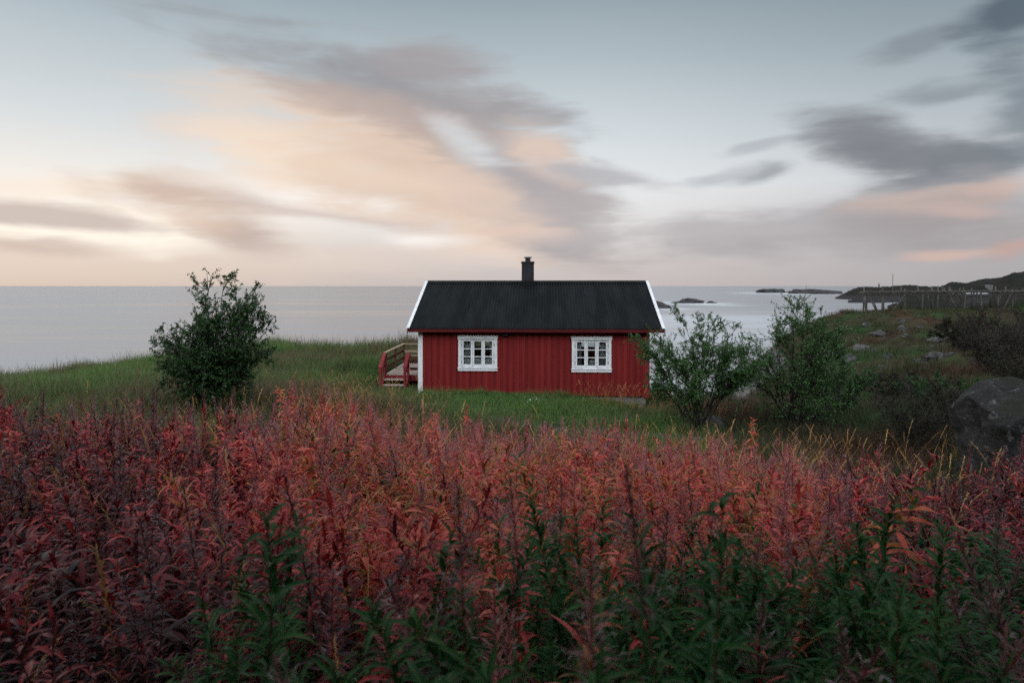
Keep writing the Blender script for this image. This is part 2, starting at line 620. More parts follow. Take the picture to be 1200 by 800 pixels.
def grass_mat(nm='grass_blades', stops=None):
    m = bpy.data.materials.new(nm)
    m.use_nodes = True
    t = NT(m.node_tree)
    t.n.clear()
    o = t.new('ShaderNodeOutputMaterial')
    p = t.new('ShaderNodeBsdfPrincipled')
    ar = t.new('ShaderNodeAttribute', attribute_name='rnd')
    at = t.new('ShaderNodeAttribute', attribute_name='tint', attribute_type='INSTANCER')
    # tint 0 lush green .. 0.4 olive .. 0.7 straw brown .. 1 rust
    v = t.math('ADD', at.outputs['Fac'], t.math('MULTIPLY', t.math('SUBTRACT', ar.outputs['Fac'], 0.5), 0.30))
    c = t.ramp(v, stops or [(0.0, (0.090, 0.185, 0.036)), (0.22, (0.092, 0.148, 0.042)), (0.42, (0.102, 0.106, 0.046)),
                            (0.62, (0.115, 0.092, 0.052)), (0.82, (0.100, 0.070, 0.042)), (1.0, (0.115, 0.058, 0.032))])
    t.put(p.inputs['Base Color'], c)
    p.inputs['Roughness'].default_value = 0.6
    p.inputs['Specular IOR Level'].default_value = 0.25
    tl = t.new('ShaderNodeBsdfTranslucent')
    t.put(tl.inputs[0], c)
    mx = t.new('ShaderNodeMixShader')
    mx.inputs[0].default_value = 0.3
    t.l.new(p.outputs[0], mx.inputs[1])
    t.l.new(tl.outputs[0], mx.inputs[2])
    t.l.new(mx.outputs[0], o.inputs[0])
    return m


M['grass'] = grass_mat()
M['heath_grass'] = grass_mat('heath_grass_blades', [(0.0, (0.040, 0.085, 0.020)), (0.22, (0.042, 0.066, 0.022)), (0.42, (0.052, 0.052, 0.024)),
                                               (0.62, (0.070, 0.054, 0.030)), (0.82, (0.070, 0.045, 0.026)), (1.0, (0.078, 0.038, 0.020))])  # heath browns, darkened further: right-side vignette put into the colour

# ------------------------------------------------------------------ terrain
CP = np.array([  # X, Y, height relative to the eye
    (0, -1.5, -1.55), (0, 1, -1.85), (0, 4, -2.25), (0, 8, -2.9), (0, 12, -3.5), (0, 15, -3.62), (0, 18, -3.55), (-1, 22, -3.46), (3, 22, -3.78),
    (4.6, 22.2, -4.15), (1, 26, -3.6), (-4, 22, -3.5), (-4, 25, -3.55), (-6, 28, -3.3), (0, 32, -3.8), (0, 38, -4.2),
    (-2.5, 4, -2.15), (-4, 8, -2.65), (-4.8, 11, -3.05), (-7.5, 11, -3.0), (-7, 16, -2.85), (-11, 20, -3.1), (-15, 20, -3.2), (-10, 14, -2.95),
    (-14, 28, -3.45), (-20, 30, -4.1), (-26, 35, -5.0), (-20, 38, -4.6), (-13.5, 40, -3.8), (-8, 40, -4.15), (-3, 40, -4.2), (-7, 33, -3.7),
    (-34, 40, -9.0), (-24, 46, -9.5), (-14, 48, -9), (-6, 48, -9.5), (2, 47, -10.5), (-45, 25, -9.5), (-30, 20, -4.2), (-25, 10, -3.0),
    (-20, 58, -15), (0, 60, -15), (-45, 50, -15), (-60, 30, -15), (-60, 0, -13), (-45, 5, -8),
    (2.5, 4, -2.35), (4, 8, -3.2), (5.5, 11, -3.8), (7, 10, -3.6), (8.3, 11.5, -3.4), (8, 16, -4.1), (5, 17, -3.8), (5, 20, -3.78), (9.5, 19, -3.95),
    (11, 13, -3.4), (14, 15, -3.3), (7, 23, -4.2), (5.8, 24.5, -3.95), (6, 28, -5.6), (7, 33, -8.2), (7, 40, -11.5), (8, 50, -14),
    (10.5, 26, -4.7), (10, 31, -5.9), (13, 38, -6.4), (16, 46, -7.2), (19, 56, -8.6), (20, 66, -11.0), (16, 62, -12), (22, 80, -15), (12, 70, -15),
    (12.4, 22, -4.15), (18.5, 42, -5.4), (20, 36, -4.75), (24, 48, -5.0), (27, 56, -4.5), (31.5, 70, -3.4), (36, 70, -3.1), (31, 50, -3.95), (28, 62, -4.6),
    (20.6, 30, -3.9), (25, 34, -3.6), (19.2, 27, -3.55), (16, 22, -3.75), (20, 18, -3.1), (34, 44, -3.4), (42, 60, -3.0), (47, 74, -3.15), (40, 80, -3.5),
    (56, 78, -3.2), (62, 90, -3.2), (36, 86, -6.5), (36, 95, -11), (46, 92, -5.0), (48, 104, -11), (28, 78, -8.5), (60, 104, -8), (75, 115, -7), (80, 90, -3),
    (60, 60, -2), (50, 40, -2), (40, 20, -1), (75, 150, -13), (110, 140, -9), (110, 90, -3), (60, 140, -14), (40, 120, -15), (20, 100, -15), (110, 200, -14),
    (0, -3.2, -0.6), (0, -6, 3.0), (0, -13, 9), (-7, -6, 4.6), (7, -6, 4.2), (-6.0, 0, 0.6), (6.0, 0, 0.2), (-9, 2, 2.3), (9, 2, 2.0), (-11, 6, 1.0),  # unseen bank behind and beside the camera, added to dim the foreground
    (12.5, 6, 0.6), (-20, -2, 7), (20, -2, 6.5), (-20, -20, 13), (20, -20, 13), (0, -24, 15), (60, 0, 5), (-3.5, -2.0, -0.9), (3.5, -2.0, -1.0), (-5, 3.5, -1.6), (5.2, 3.5, -2.1),
    (100, 40, 0), (-70, 60, -16), (-70, -20, -14), (-40, -20, 3), (60, -20, 10), (110, 0, 6), (110, -20, 10),
], float)


def tps_fit(P, z, reg=0.002):
    n = len(P)
    S = 50.0
    Q = P / S
    d = np.linalg.norm(Q[:, None] - Q[None], axis=2)
    K = np.where(d > 0, d * d * np.log(d + 1e-12), 0) + reg * np.eye(n) * 0.02
    A = np.zeros((n + 3, n + 3))
    A[:n, :n] = K
    A[:n, n] = 1
    A[:n, n + 1:] = Q
    A[n, :n] = 1
    A[n + 1:, :n] = Q.T
    b = np.concatenate([z, np.zeros(3)])
    c = np.linalg.solve(A, b)
    return Q, c, S


TQ, TCo, TS = tps_fit(CP[:, :2], CP[:, 2])


def h_smooth(x, y):
    x = np.atleast_1d(np.asarray(x, float))
    y = np.atleast_1d(np.asarray(y, float))
    o = np.empty(x.size)
    xs = x.ravel() / TS
    ys = y.ravel() / TS
    for a in range(0, x.size, 20000):
        q = np.stack([xs[a:a + 20000], ys[a:a + 20000]], 1)
        d2 = ((q[:, None] - TQ[None]) ** 2).sum(2)
        k = np.where(d2 > 0, 0.5 * d2 * np.log(d2 + 1e-24), 0)
        o[a:a + 20000] = k @ TCo[:-3] + TCo[-3] + q @ TCo[-2:]
    return o.reshape(x.shape)


def height(x, y):
    """ground height in metres above the sea"""
    x = np.atleast_1d(np.asarray(x, float))
    y = np.atleast_1d(np.asarray(y, float))
    z = h_smooth(x, y)
    far = sstep(np.hypot(x, y), 14, 45)
    hill = sstep(x / np.maximum(y, 1), 0.3, 0.5) * sstep(y, 20, 34)
    lawn = 1 - 0.85 * np.exp(-(((x - 0.7) / 6.0) ** 2 + ((y - 22) / 5.0) ** 2))
    z = z + lawn * (0.16 * fbm(x * 0.9, y * 0.9, 3) + far * 0.35 * fbm(x * 0.22, y * 0.22, 5) + hill * (0.9 * fbm(x * 0.30, y * 0.30, 9, 3) + 0.5 * fbm(x * 0.9, y * 0.9, 10, 2)))
    shore = sstep(-z, 5.5, 9.0)
    z = z + shore * 0.9 * fbm(x * 0.35, y * 0.35, 21)
    return z + H


def hz(x, y):
    return float(height(x, y)[0])


def hit(px, py, y0=2.0, y1=200.0):
    """where the ray through a photo pixel meets the ground"""
    ys = np.arange(y0, y1, 0.1)
    xs = (px - 600) / F * ys
    zr = H - (py - 335) / F * ys
    g = height(xs, ys)
    i = np.argmax(g >= zr)
    return float(xs[i]), float(ys[i]), float(g[i])


def spacing(lo, hi, a, b, fine, grow=1.09):
    v = list(np.arange(a, b, fine))
    s = fine
    x = a
    left_ = []
    while x > lo:
        s *= grow
        x -= s
        left_.append(x)
    s = fine
    x = v[-1]
    right_ = []
    while x < hi:
        s *= grow
        x += s
        right_.append(x)
    return np.array(left_[::-1] + v + right_)


GX = spacing(-75, 115, -16, 40, 0.4, 1.06)
GY = spacing(-26, 210, -6, 60, 0.4, 1.06)
gx, gy = np.meshgrid(GX, GY)
gz = height(gx, gy)
nv = gx.size
V = np.stack([gx.ravel(), gy.ravel(), gz.ravel()], 1)
idx = np.arange(nv).reshape(gx.shape)
FQ = np.stack([idx[:-1, :-1].ravel(), idx[:-1, 1:].ravel(), idx[1:, 1:].ravel(), idx[1:, :-1].ravel()], 1)


def ground_tint(x, y):
    """0 lush green, 0.5 olive, 0.8 straw, 1 rust: what grows where"""
    x = np.asarray(x, float)
    y = np.asarray(y, float)
    u = x / np.maximum(y, 1)
    t = 0.34 + 0.50 * fbm(x * 0.25, y * 0.25, 31, 3) + 0.25 * fbm(x * 1.1, y * 1.1, 32, 2)
    lawn = np.exp(-(((x - 0.3) / 4.6) ** 2 + ((y - 19.8) / 3.0) ** 2))
    t = t * (1 - lawn) + lawn * (0.05 + 0.16 * fbm(x * 0.8, y * 0.8, 33, 2))
    hill = sstep(u, 0.32, 0.42) * sstep(y, 20, 28)
    t = t + hill * (0.0 + 0.75 * fbm(x * 0.28, y * 0.35, 35, 3))
    gully = sstep(u, 0.25, 0.33) * (1 - sstep(y, 24, 34)) * sstep(y, 13, 16)
    t = t + gully * (0.12 + 0.3 * fbm(x * 0.7, y * 0.7, 36, 2))
    sh = np.exp(-(((x - 5.5) / 1.6) ** 2 + ((y - 20.5) / 2.4) ** 2))
    t = t + 0.4 * sh
    br = np.exp(-(((x + 3.9) / 1.5) ** 2 + ((y - 17.0) / 2.0) ** 2))
    t = t + 0.35 * br
    return np.clip(t, 0.0, 1.0)


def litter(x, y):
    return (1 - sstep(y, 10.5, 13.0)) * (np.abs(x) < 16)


def terrain_mat():
    m, t, p, o = material('ground_soil_and_turf')
    co = t.new('ShaderNodeTexCoord').outputs['Object']
    at = t.new('ShaderNodeAttribute', attribute_name='cover')
    ab = t.new('ShaderNodeAttribute', attribute_name='bare')
    n = t.noise(co, 1.5, 6.0, 0.65)
    v = t.math('ADD', at.outputs['Fac'], t.math('MULTIPLY', t.math('SUBTRACT', n, 0.5), 0.5))
    c = t.ramp(v, [(0.0, (0.022, 0.060, 0.016)), (0.3, (0.032, 0.050, 0.018)), (0.6, (0.048, 0.040, 0.022)), (1.0, (0.060, 0.032, 0.018))])
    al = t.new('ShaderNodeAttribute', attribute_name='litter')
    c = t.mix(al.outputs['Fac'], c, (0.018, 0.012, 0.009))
    rk = t.noise(t.scaled(co, (1, 1, 2)), 0.8, 8.0, 0.65, 0.5)
    rc = t.mix(t.rng(rk, 0.38, 0.62), (0.05, 0.048, 0.047), (0.17, 0.165, 0.16))
    f = t.rng(t.math('ADD', ab.outputs['Fac'], t.math('MULTIPLY', t.math('SUBTRACT', n, 0.5), 0.6)), 0.42, 0.58)
    c = t.mix(f, c, rc)
    t.put(p.inputs['Base Color'], c)
    p.inputs['Roughness'].default_value = 0.95
    p.inputs['Specular IOR Level'].default_value = 0.15
    b = t.new('ShaderNodeBump')
    b.inputs['Strength'].default_value = 0.8
    b.inputs['Distance'].default_value = 0.12
    t.put(b.inputs['Height'], t.noise(co, 5.0, 8.0, 0.7))
    t.l.new(b.outputs[0], p.inputs['Normal'])
    return m


gyg, gxg = np.gradient(gz, GY, GX)
slope = np.hypot(gxg, gyg)
bare = np.clip(sstep(-(gz - H), 5.6, 7.6) * sstep(gy, 22, 30) + sstep(slope, 0.75, 1.3) * sstep(gy, 20, 30), 0, 1)
terrain = mesh_obj('ground', V, FQ, terrain_mat(), smooth=True,
                   attrs={'cover': ground_tint(gx, gy).ravel(), 'bare': bare.ravel(), 'litter': litter(gx, gy).ravel()})
tag(terrain, kind='structure')


def bare_at(x, y):
    return sstep(-(height(x, y) - H), 5.4, 7.0) * sstep(np.asarray(y), 22, 30)


# ------------------------------------------------------------------ sea
SKERRIES = [  # px centre, waterline py, half width px, height px
    (770, 361, 14, 9, 'low dark rock islet just right of the cabin roof'),
    (806, 355, 17, 5, 'small humped rock islet in the pale surf'),
    (833, 355, 7, 2, ''),
    (906, 343, 17, 5, ''),
    (950, 344, 33, 5, ''),
    (968, 344.5, 16, 3, ''),
]


def sea_mat():
    m, t, p, o = material('long_exposure_sea')
    co = t.new('ShaderNodeTexCoord').outputs['Object']
    big = t.noise(t.scaled(co, (0.0035, 0.022, 1)), 1.0, 4.0, 0.55, 0.6)
    fine = t.noise(t.scaled(co, (0.02, 0.11, 1)), 1.0, 4.0, 0.6, 0.3)
    s = t.math('ADD', t.math('MULTIPLY', big, 0.65), t.math('MULTIPLY', fine, 0.35))
    c = t.mix(t.rng(s, 0.38, 0.62), (0.17, 0.172, 0.182), (0.26, 0.265, 0.275))
    # white water drawn out by the swell around the skerries and in the right-hand bay
    foam = None
    for (px, py, hw, hh, _) in SKERRIES[:2] + SKERRIES[3:5]:
        Y = H * F / (py - 335.0)
        X = (px - 600) / F * Y
        mp = t.new('ShaderNodeMapping', vector_type='TEXTURE')
        t.put(mp.inputs['Vector'], co)
        mp.inputs['Location'].default_value = (X, Y - Y * 0.02, 0)
        mp.inputs['Scale'].default_value = (hw / F * Y * 3.2, Y * 0.16, 1)
        d = t.math('SUBTRACT', t.vmath('LENGTH', mp.outputs[0]), t.math('MULTIPLY', t.math('SUBTRACT', fine, 0.5), 2.2))
        f = t.rng(d, 1.1, 0.1, 0.0, 0.8)
        foam = f if foam is None else t.math('MAXIMUM', foam, f)
    mp = t.new('ShaderNodeMapping', vector_type='TEXTURE')
    t.put(mp.inputs['Vector'], co)
    mp.inputs['Location'].default_value = (62, 190, 0)
    mp.inputs['Scale'].default_value = (70, 110, 1)
    d = t.math('SUBTRACT', t.vmath('LENGTH', mp.outputs[0]), t.math('MULTIPLY', t.math('SUBTRACT', s, 0.5), 3.5))
    foam = t.math('MAXIMUM', foam, t.rng(d, 1.2, 0.1, 0.0, 0.45))
    c = t.mix(foam, c, (0.62, 0.65, 0.68))
    t.put(p.inputs['Base Color'], c)
    t.put(p.inputs['Roughness'], t.rng(s, 0.35, 0.65, 0.22, 0.36))
    p.inputs['IOR'].default_value = 1.33
    b = t.new('ShaderNodeBump')
    b.inputs['Strength'].default_value = 0.25
    b.inputs['Distance'].default_value = 0.6
    t.put(b.inputs['Height'], fine)
    t.l.new(b.outputs[0], p.inputs['Normal'])
    return m


S_ = 45000.0
sea = mesh_obj('sea', [(-S_, -2000, 0), (S_, -2000, 0), (S_, S_, 0), (-S_, S_, 0)], [(0, 1, 2, 3)], sea_mat())
tag(sea, kind='structure')


# ------------------------------------------------------------------ rocks, islets, headland
def rock_mesh(sx, sy, sz, seed, sub=3, rough=0.28, flat=0.0):
    bm = bmesh.new()
    bmesh.ops.create_icosphere(bm, subdivisions=sub, radius=1.0)
    rg = random.Random(seed)
    planes = []
    for _ in range(9):
        n = Vector((rg.gauss(0, 1), rg.gauss(0, 1), rg.gauss(0, 1) * 0.8)).normalized()
        planes.append((n, rg.uniform(0.62, 0.92)))
    from mathutils import noise as mn
    off = Vector((rg.uniform(-50, 50), rg.uniform(-50, 50), rg.uniform(-50, 50)))
    for v in bm.verts:
        c = v.co.copy()
        for n, d in planes:
            k = c.dot(n)
            if k > d:
                c -= n * (k - d) * 0.85
        c *= 1 + rough * (mn.fractal(c * 1.3 + off, 1.0, 2.0, 4) * 0.55) + rough * 0.25 * mn.noise(c * 5 + off)
        v.co = Vector((c.x * sx, c.y * sy, c.z * sz))
    me = bpy.data.meshes.new('rock')
    bm.to_mesh(me)
    bm.free()
    me.polygons.foreach_set('use_smooth', np.ones(len(me.polygons), dtype=bool))
    return me


def rock(name, loc, dims, seed, mat, label, cat='rock', group=None, rot=(0, 0, 0), sub=3, rough=0.28, kind=None):
    me = rock_mesh(*dims, seed, sub, rough)
    me.materials.append(mat)
    o = bpy.data.objects.new(name, me)
    COL.objects.link(o)
    o.location = loc
    o.rotation_euler = rot
    if kind:
        o['kind'] = kind
    else:
        tag(o, label, cat, group)
    return o


for i, (px, py, hw, hh, _) in enumerate(SKERRIES):
    Y = H * F / (py - 335.0)
    X = (px - 600) / F * Y
    o = rock('islet', (X, Y, -0.15 * hh / F * Y), (hw / F * Y * 1.1, hw / F * Y * 0.8, hh / F * Y * 1.15), 40 + i, M['islet'], None, sub=5, rough=0.55, kind='structure')


def ridge(name, prof, depth, thick, mat, seed, zfoot=-0.5, n=220, m=24):
    """a hill with the given skyline: prof is a list of (px, py) seen at distance depth"""
    P = np.array(prof, float)
    pxs = np.linspace(P[0, 0], P[-1, 0], n)
    top = np.interp(pxs, P[:, 0], P[:, 1])
    X = (pxs - 600) / F * depth
    Zt = H - (top - 335) / F * depth
    Zt = Zt + 0.06 * depth / 100 * (vnoise(pxs * 0.35, pxs * 0 + seed, seed) * 2 + vnoise(pxs * 0.9, pxs * 0 + seed, seed + 1) * 1.8)
    s = np.linspace(-1, 1, m)
    vs = []
    for j in range(m):
        prof_j = (1 - abs(s[j]) ** 1.7)
        for i in range(n):
            z = zfoot + (Zt[i] - zfoot) * prof_j
            z += (1 - prof_j) * prof_j * 4 * depth * 0.006 * (float(vnoise(X[i] * 0.03, s[j] * 3 + seed, seed + 2)) + 0.5 * float(vnoise(X[i] * 0.1, s[j] * 9 + seed, seed + 3)))
            vs.append((X[i] * (1 + s[j] * thick / depth), depth + s[j] * thick, z))
    fs = []
    for j in range(m - 1):
        for i in range(n - 1):
            a = j * n + i
            fs.append((a, a + 1, a + n + 1, a + n))
    o = mesh_obj(name, vs, fs, mat, smooth=True)
    return tag(o, kind='structure')


def heath_mat(name, green, brown, rockc, ns):
    m, t, p, o = material(name)
    co = t.new('ShaderNodeTexCoord').outputs['Object']
    a = t.noise(co, ns, 7.0, 0.65)
    b = t.noise(t.scaled(co, (1, 1, 2.5)), ns * 2.3, 7.0, 0.7)
    c = t.mix(t.rng(a, 0.4, 0.6), green, brown)
    g = t.new('ShaderNodeSeparateXYZ')
    t.put(g.inputs[0], co)
    low = t.rng(g.outputs[2], 4.5, 0.8, 0.0, 0.45)
    c = t.mix(t.rng(t.math('ADD', b, low), 0.60, 0.70), c, rockc)
    t.put(p.inputs['Base Color'], c)
    p.inputs['Roughness'].default_value = 0.95
    p.inputs['Specular IOR Level'].default_value = 0.1
    bb = t.new('ShaderNodeBump')
    bb.inputs['Strength'].default_value = 1.0
    bb.inputs['Distance'].default_value = 1.5
    t.put(bb.inputs['Height'], t.noise(co, ns * 5, 8.0, 0.7))
    t.l.new(bb.outputs[0], p.inputs['Normal'])
    return m


heath = heath_mat('dark_heath', (0.014, 0.016, 0.012), (0.024, 0.021, 0.017), (0.032, 0.031, 0.031), 0.09)
ridge('headland', [(978, 350), (984, 346), (996, 340), (1006, 336.5), (1014, 336), (1030, 336.5), (1044, 335.5), (1060, 333.8), (1072, 333.8),
                   (1082, 335.4), (1104, 336), (1130, 337), (1180, 338), (1260, 338)], 560, 60, heath, 3)
ridge('headland', [(994, 352), (1002, 350), (1018, 349), (1036, 351), (1060, 350), (1100, 348), (1160, 346), (1260, 344)], 430, 30, heath, 8)
ridge('hill', [(1060, 347), (1080, 340), (1100, 337), (1109, 332.5), (1116, 330.2), (1124, 331), (1132, 331.5), (1144, 328), (1160, 326), (1172, 325), (1180, 322.5),
               (1188, 319), (1196, 318.5), (1220, 314), (1260, 312), (1400, 305), (1600, 300)], 330, 60, heath, 5, n=320)
ridge('hill', [(1040, 358), (1070, 350), (1100, 346), (1150, 345), (1200, 343), (1300, 342), (1500, 338)], 235, 35, heath, 12)

# ------------------------------------------------------------------ cabin
HX, HY = 0.683, 22.30
HROT = R(-2.65)
HL = 7.44                    # length along the front
HD = 6.5                     # depth
ZB = H - 3.57                # lower edge of the boards
cabin = empty('cabin', (HX, HY, ZB), HROT)
tag(cabin, 'small red wooden cabin with black corrugated roof and white window frames', 'cabin')
x0, x1 = -HL / 2, HL / 2
EAVE = 2.27                  # where the roof sheet passes the wall line, above the boards' lower edge
RISE = 1.41
RY = 3.25                    # ridge, behind the front wall
OV = 0.30                    # eave overhang
WIN = [(-1.806, 0.83), (1.905, 0.81)]     # centre along the wall, bottom of the casing
WW, WH = 1.11, 0.95          # opening


def wall_front(y_face, depth_sign, wins, top, WH=WH):
    """board-on-board cladding with openings, faces -Y (or +Y)"""
    mb = MB()
    holes = [(c - WW / 2, c + WW / 2, b + 0.06, b + 0.06 + WH) for c, b in wins]

    def panel(a, b, ya, yb):
        cuts = []
        for (ha, hb, za, zb_) in holes:
            if b > ha and a < hb:
                cuts.append((ha, hb, za, zb_))
        if not cuts:
            mb.box(a, b, ya, yb, 0, top)
            return
        if len(cuts) > 1:
            mid_ = (cuts[0][1] + cuts[1][0]) / 2
            panel(a, mid_, ya, yb)
            panel(mid_, b, ya, yb)
            return
        ha, hb, za, zb_ = cuts[0]
        if a < ha:
            mb.box(a, ha, ya, yb, 0, top)
        if b > hb:
            mb.box(hb, b, ya, yb, 0, top)
        mb.box(max(a, ha), min(b, hb), ya, yb, 0, za)
        mb.box(max(a, ha), min(b, hb), ya, yb, zb_, top)
    rg = random.Random(3)
    step = 0.205
    n = int(HL / step)
    step = HL / n
    s = depth_sign
    ya, yb = sorted((y_face, y_face + s * 0.10))
    panel(x0 + 0.002, x1 - 0.002, ya, yb)
    for i in range(n):
        a = x0 + i * step + 0.048 + rg.uniform(-.004, .004)
        b = a + step - 0.085
        yy = sorted((y_face - s * (0.026 + rg.uniform(-.004, .002)), y_face - s * 0.001))
        if i == n - 1:
            b = min(b, x1 - 0.012)
        panel(a, b, yy[0], yy[1])
    return mb


def gable(x, s):
    """gable wall at x, facing s"""
    mb = MB()
    n = int(HD / 0.205)
    st = HD / n
    zf = lambda y: EAVE - 0.03 + RISE * (1 - abs(y - HD / 2) / (HD / 2)) * (RY / RY) - 0.03

    def strip(ya, yb, xa, xb):
        pts = [(ya, 0), (yb, 0), (yb, zf(yb)), (ya, zf(ya))]
        if ya < HD / 2 < yb:
            pts = [(ya, 0), (yb, 0), (yb, zf(yb)), (HD / 2, zf(HD / 2)), (ya, zf(ya))]
        k = len(pts)
        vs = [(xa, p[0], p[1]) for p in pts] + [(xb, p[0], p[1]) for p in pts]
        fs = [tuple(range(k)), tuple(range(2 * k - 1, k - 1, -1))] + [(i, i + k, (i + 1) % k + k, (i + 1) % k) for i in range(k)]
        mb.add(vs, fs)
    strip(0.102, HD - 0.102, x - s * 0.10, x)
    for i in range(n):
        strip(max(0.01, i * st + 0.045), min(HD - 0.01, i * st + st - 0.045), x + s * 0.001, x + s * 0.024)
    return mb


wall_front(0.0, 1, WIN, EAVE - 0.02).build('front_wall', M['red_wall'], cabin)
RWIN = [(-2.05, 0.84), (2.35, 0.84)]
RH_ = 0.42
wall_front(HD, -1, RWIN, EAVE - 0.02, RH_).build('rear_wall', M['red_wall'], cabin)
lin_ = MB()
_h = [(c - WW / 2, c + WW / 2, b + 0.06, b + 0.06 + RH_) for c, b in RWIN]
_e = [x0 + 0.105, _h[0][0], _h[0][1], _h[1][0], _h[1][1], x1 - 0.105]
for _i in range(5):
    if _i % 2 == 0:
        lin_.box(_e[_i], _e[_i + 1], HD - 0.118, HD - 0.103, 0.262, EAVE - 0.03)
    else:
        _q = _h[_i // 2]
        lin_.box(_e[_i], _e[_i + 1], HD - 0.118, HD - 0.103, 0.262, _q[2])
        lin_.box(_e[_i], _e[_i + 1], HD - 0.118, HD - 0.103, _q[3], EAVE - 0.03)
lin_.build('inner_lining', M['inside'], cabin)
MB().box(x0 + 0.105, x1 - 0.105, 0.105, HD - 0.105, EAVE - 0.028, EAVE - 0.01).build('inner_ceiling', M['inside'], cabin)
gable(x0, -1).build('gable_wall', M['red_wall'], cabin)
gable(x1, 1).build('gable_wall', M['red_wall'], cabin)
MB().box(x0 + 0.06, x1 - 0.06, 0.06, HD - 0.06, -0.75, -0.004).build('foundation', M['concrete'], cabin)
MB().box(x0 + 0.103, x1 - 0.103, 0.103, HD - 0.103, 0.22, 0.26).build('floor', M['inside'], cabin)
# corner boards
for sx in (-1, 1):
    mb = MB()
    xa = sx * HL / 2
    for yf, sg in ((-0.028, -1), (HD + 0.028, 1)):
        a, b = sorted((xa + sx * 0.032, xa - sx * 0.10))
        y_a, y_b = sorted((yf, yf + sg * 0.022))
        mb = MB().box(a, b, y_a, y_b, -0.04, EAVE - 0.06)
        a, b = sorted((xa + sx * 0.030, xa + sx * 0.052))
        y_a, y_b = sorted((yf + sg * 0.024, yf - sg * 0.09))
        mb.box(a, b, y_a, y_b, -0.04, EAVE - 0.06)
        mb.build('corner_board', M['white'] if sx < 0 else M['red_trim'], cabin, bevel=0.004)

# roof: two corrugated sheets
roof = None
GO = 0.37                     # gable overhang
pitch = math.atan2(RISE, RY)
rx0, rx1 = x0 - GO, x1 + GO + 0.13
zr = EAVE + RISE


def roof_side(s):
    n = int((rx1 - rx0) / 0.10 * 8)
    xs = np.linspace(rx0, rx1, n + 1)
    wv = 0.021 * np.sin((xs - rx0) / 0.10 * 2 * math.pi)
    step_ = ((np.arange(n + 1) // (8 * 10)) % 2) * 0.003
    ys = [-OV, 0.9, 1.52, 1.54, 2.4, RY - 0.01] if s > 0 else [HD + OV, HD - 0.9, HD - 1.52, HD - 1.54, HD - 2.4, HD - RY + 0.01]
    rgs = np.random.default_rng(4)
    lap = rgs.uniform(-0.004, 0.004, 40)[(np.arange(n + 1) // 80) % 40]
    vs = []
    for y in ys:
        d = y if s > 0 else HD - y
        for i in range(n + 1):
            vs.append((xs[i], y, EAVE + 0.05 + RISE * d / RY + wv[i] + step_[i] + (0.012 + lap[i] if 1.53 < d < RY else lap[i])))
    k = n + 1
    fs = []
    for j in range(len(ys) - 1):
        for i in range(n):
            f = (j * k + i, j * k + i + 1, (j + 1) * k + i + 1, (j + 1) * k + i)
            fs.append(f if s > 0 else f[::-1])
    return vs, fs


rm = MB()
rm.add(*roof_side(1))
rm.add(*roof_side(-1))
roof = rm.build('roof', M['roof'], cabin, smooth=True)
sl = roof.modifiers.new('thick', 'SOLIDIFY')
sl.thickness = 0.012
sl.offset = -1
# soffit boards under the sheets, fascia, ridge cap
sof = MB()
for s in (1, -1):
    ya, yb = (-OV + 0.03, RY) if s > 0 else (HD + OV - 0.03, RY)
    d = lambda y: (y if s > 0 else HD - y)
    for xa, xb in ((rx0 + 0.03, rx1 - 0.03),):
        za = EAVE + 0.025 + RISE * d(ya) / RY
        zb_ = EAVE + 0.025 + RISE
        vs = [(xa, ya, za - 0.03), (xb, ya, za - 0.03), (xb, yb, zb_ - 0.03), (xa, yb, zb_ - 0.03), (xa, ya, za), (xb, ya, za), (xb, yb, zb_), (xa, yb, zb_)]
        sof.add(vs, [(3, 2, 1, 0), (4, 5, 6, 7), (0, 1, 5, 4), (1, 2, 6, 5), (2, 3, 7, 6), (3, 0, 4, 7)])
sof.build('roof_boards', M['red_trim'], cabin)
zf = EAVE - RISE * OV / RY
for s in (1, -1):
    y = -OV if s > 0 else HD + OV
    MB().box(rx0 + 0.02, rx1 - 0.02, min(y, y + s * 0.028), max(y, y + s * 0.028), zf - 0.07, zf + 0.022).build('fascia', M['red_dark'], cabin, bevel=0.004)
rc = MB()
for s in (1, -1):
    rc.add([(rx0, RY, zr + 0.085), (rx1, RY, zr + 0.085), (rx1, RY - s * 0.17, zr + 0.075 - 0.17 * RISE / RY), (rx0, RY - s * 0.17, zr + 0.075 - 0.17 * RISE / RY)],
           [(0, 1, 2, 3)])
rcap = rc.build('ridge_cap', M['roof'], cabin)
sl = rcap.modifiers.new('thick', 'SOLIDIFY')
sl.thickness = 0.01
# white verge boards: a flat cap on the sheet's end and a board down its side
for sx in (-1, 1):
    mb = MB()
    xe = rx0 if sx < 0 else rx1
    for s in (1, -1):
        ya = (-OV - 0.03) if s > 0 else HD + OV + 0.03
        a = Vector((xe, ya, EAVE + 0.082 + RISE * (-OV - 0.03) / RY))
        b = Vector((xe, RY, zr + 0.082))
        nrm = Vector((0, -s * math.sin(pitch), math.cos(pitch)))
        mb.bar(a - Vector((sx * 0.04, 0, 0)), b - Vector((sx * 0.04, 0, 0)), 0.095, 0.024, nrm)
        mb.bar(a + Vector((sx * 0.008, 0, -0.115)), b + Vector((sx * 0.008, 0, -0.115)), 0.024, 0.20, nrm)
    mb.build('verge_board', M['white'], cabin)
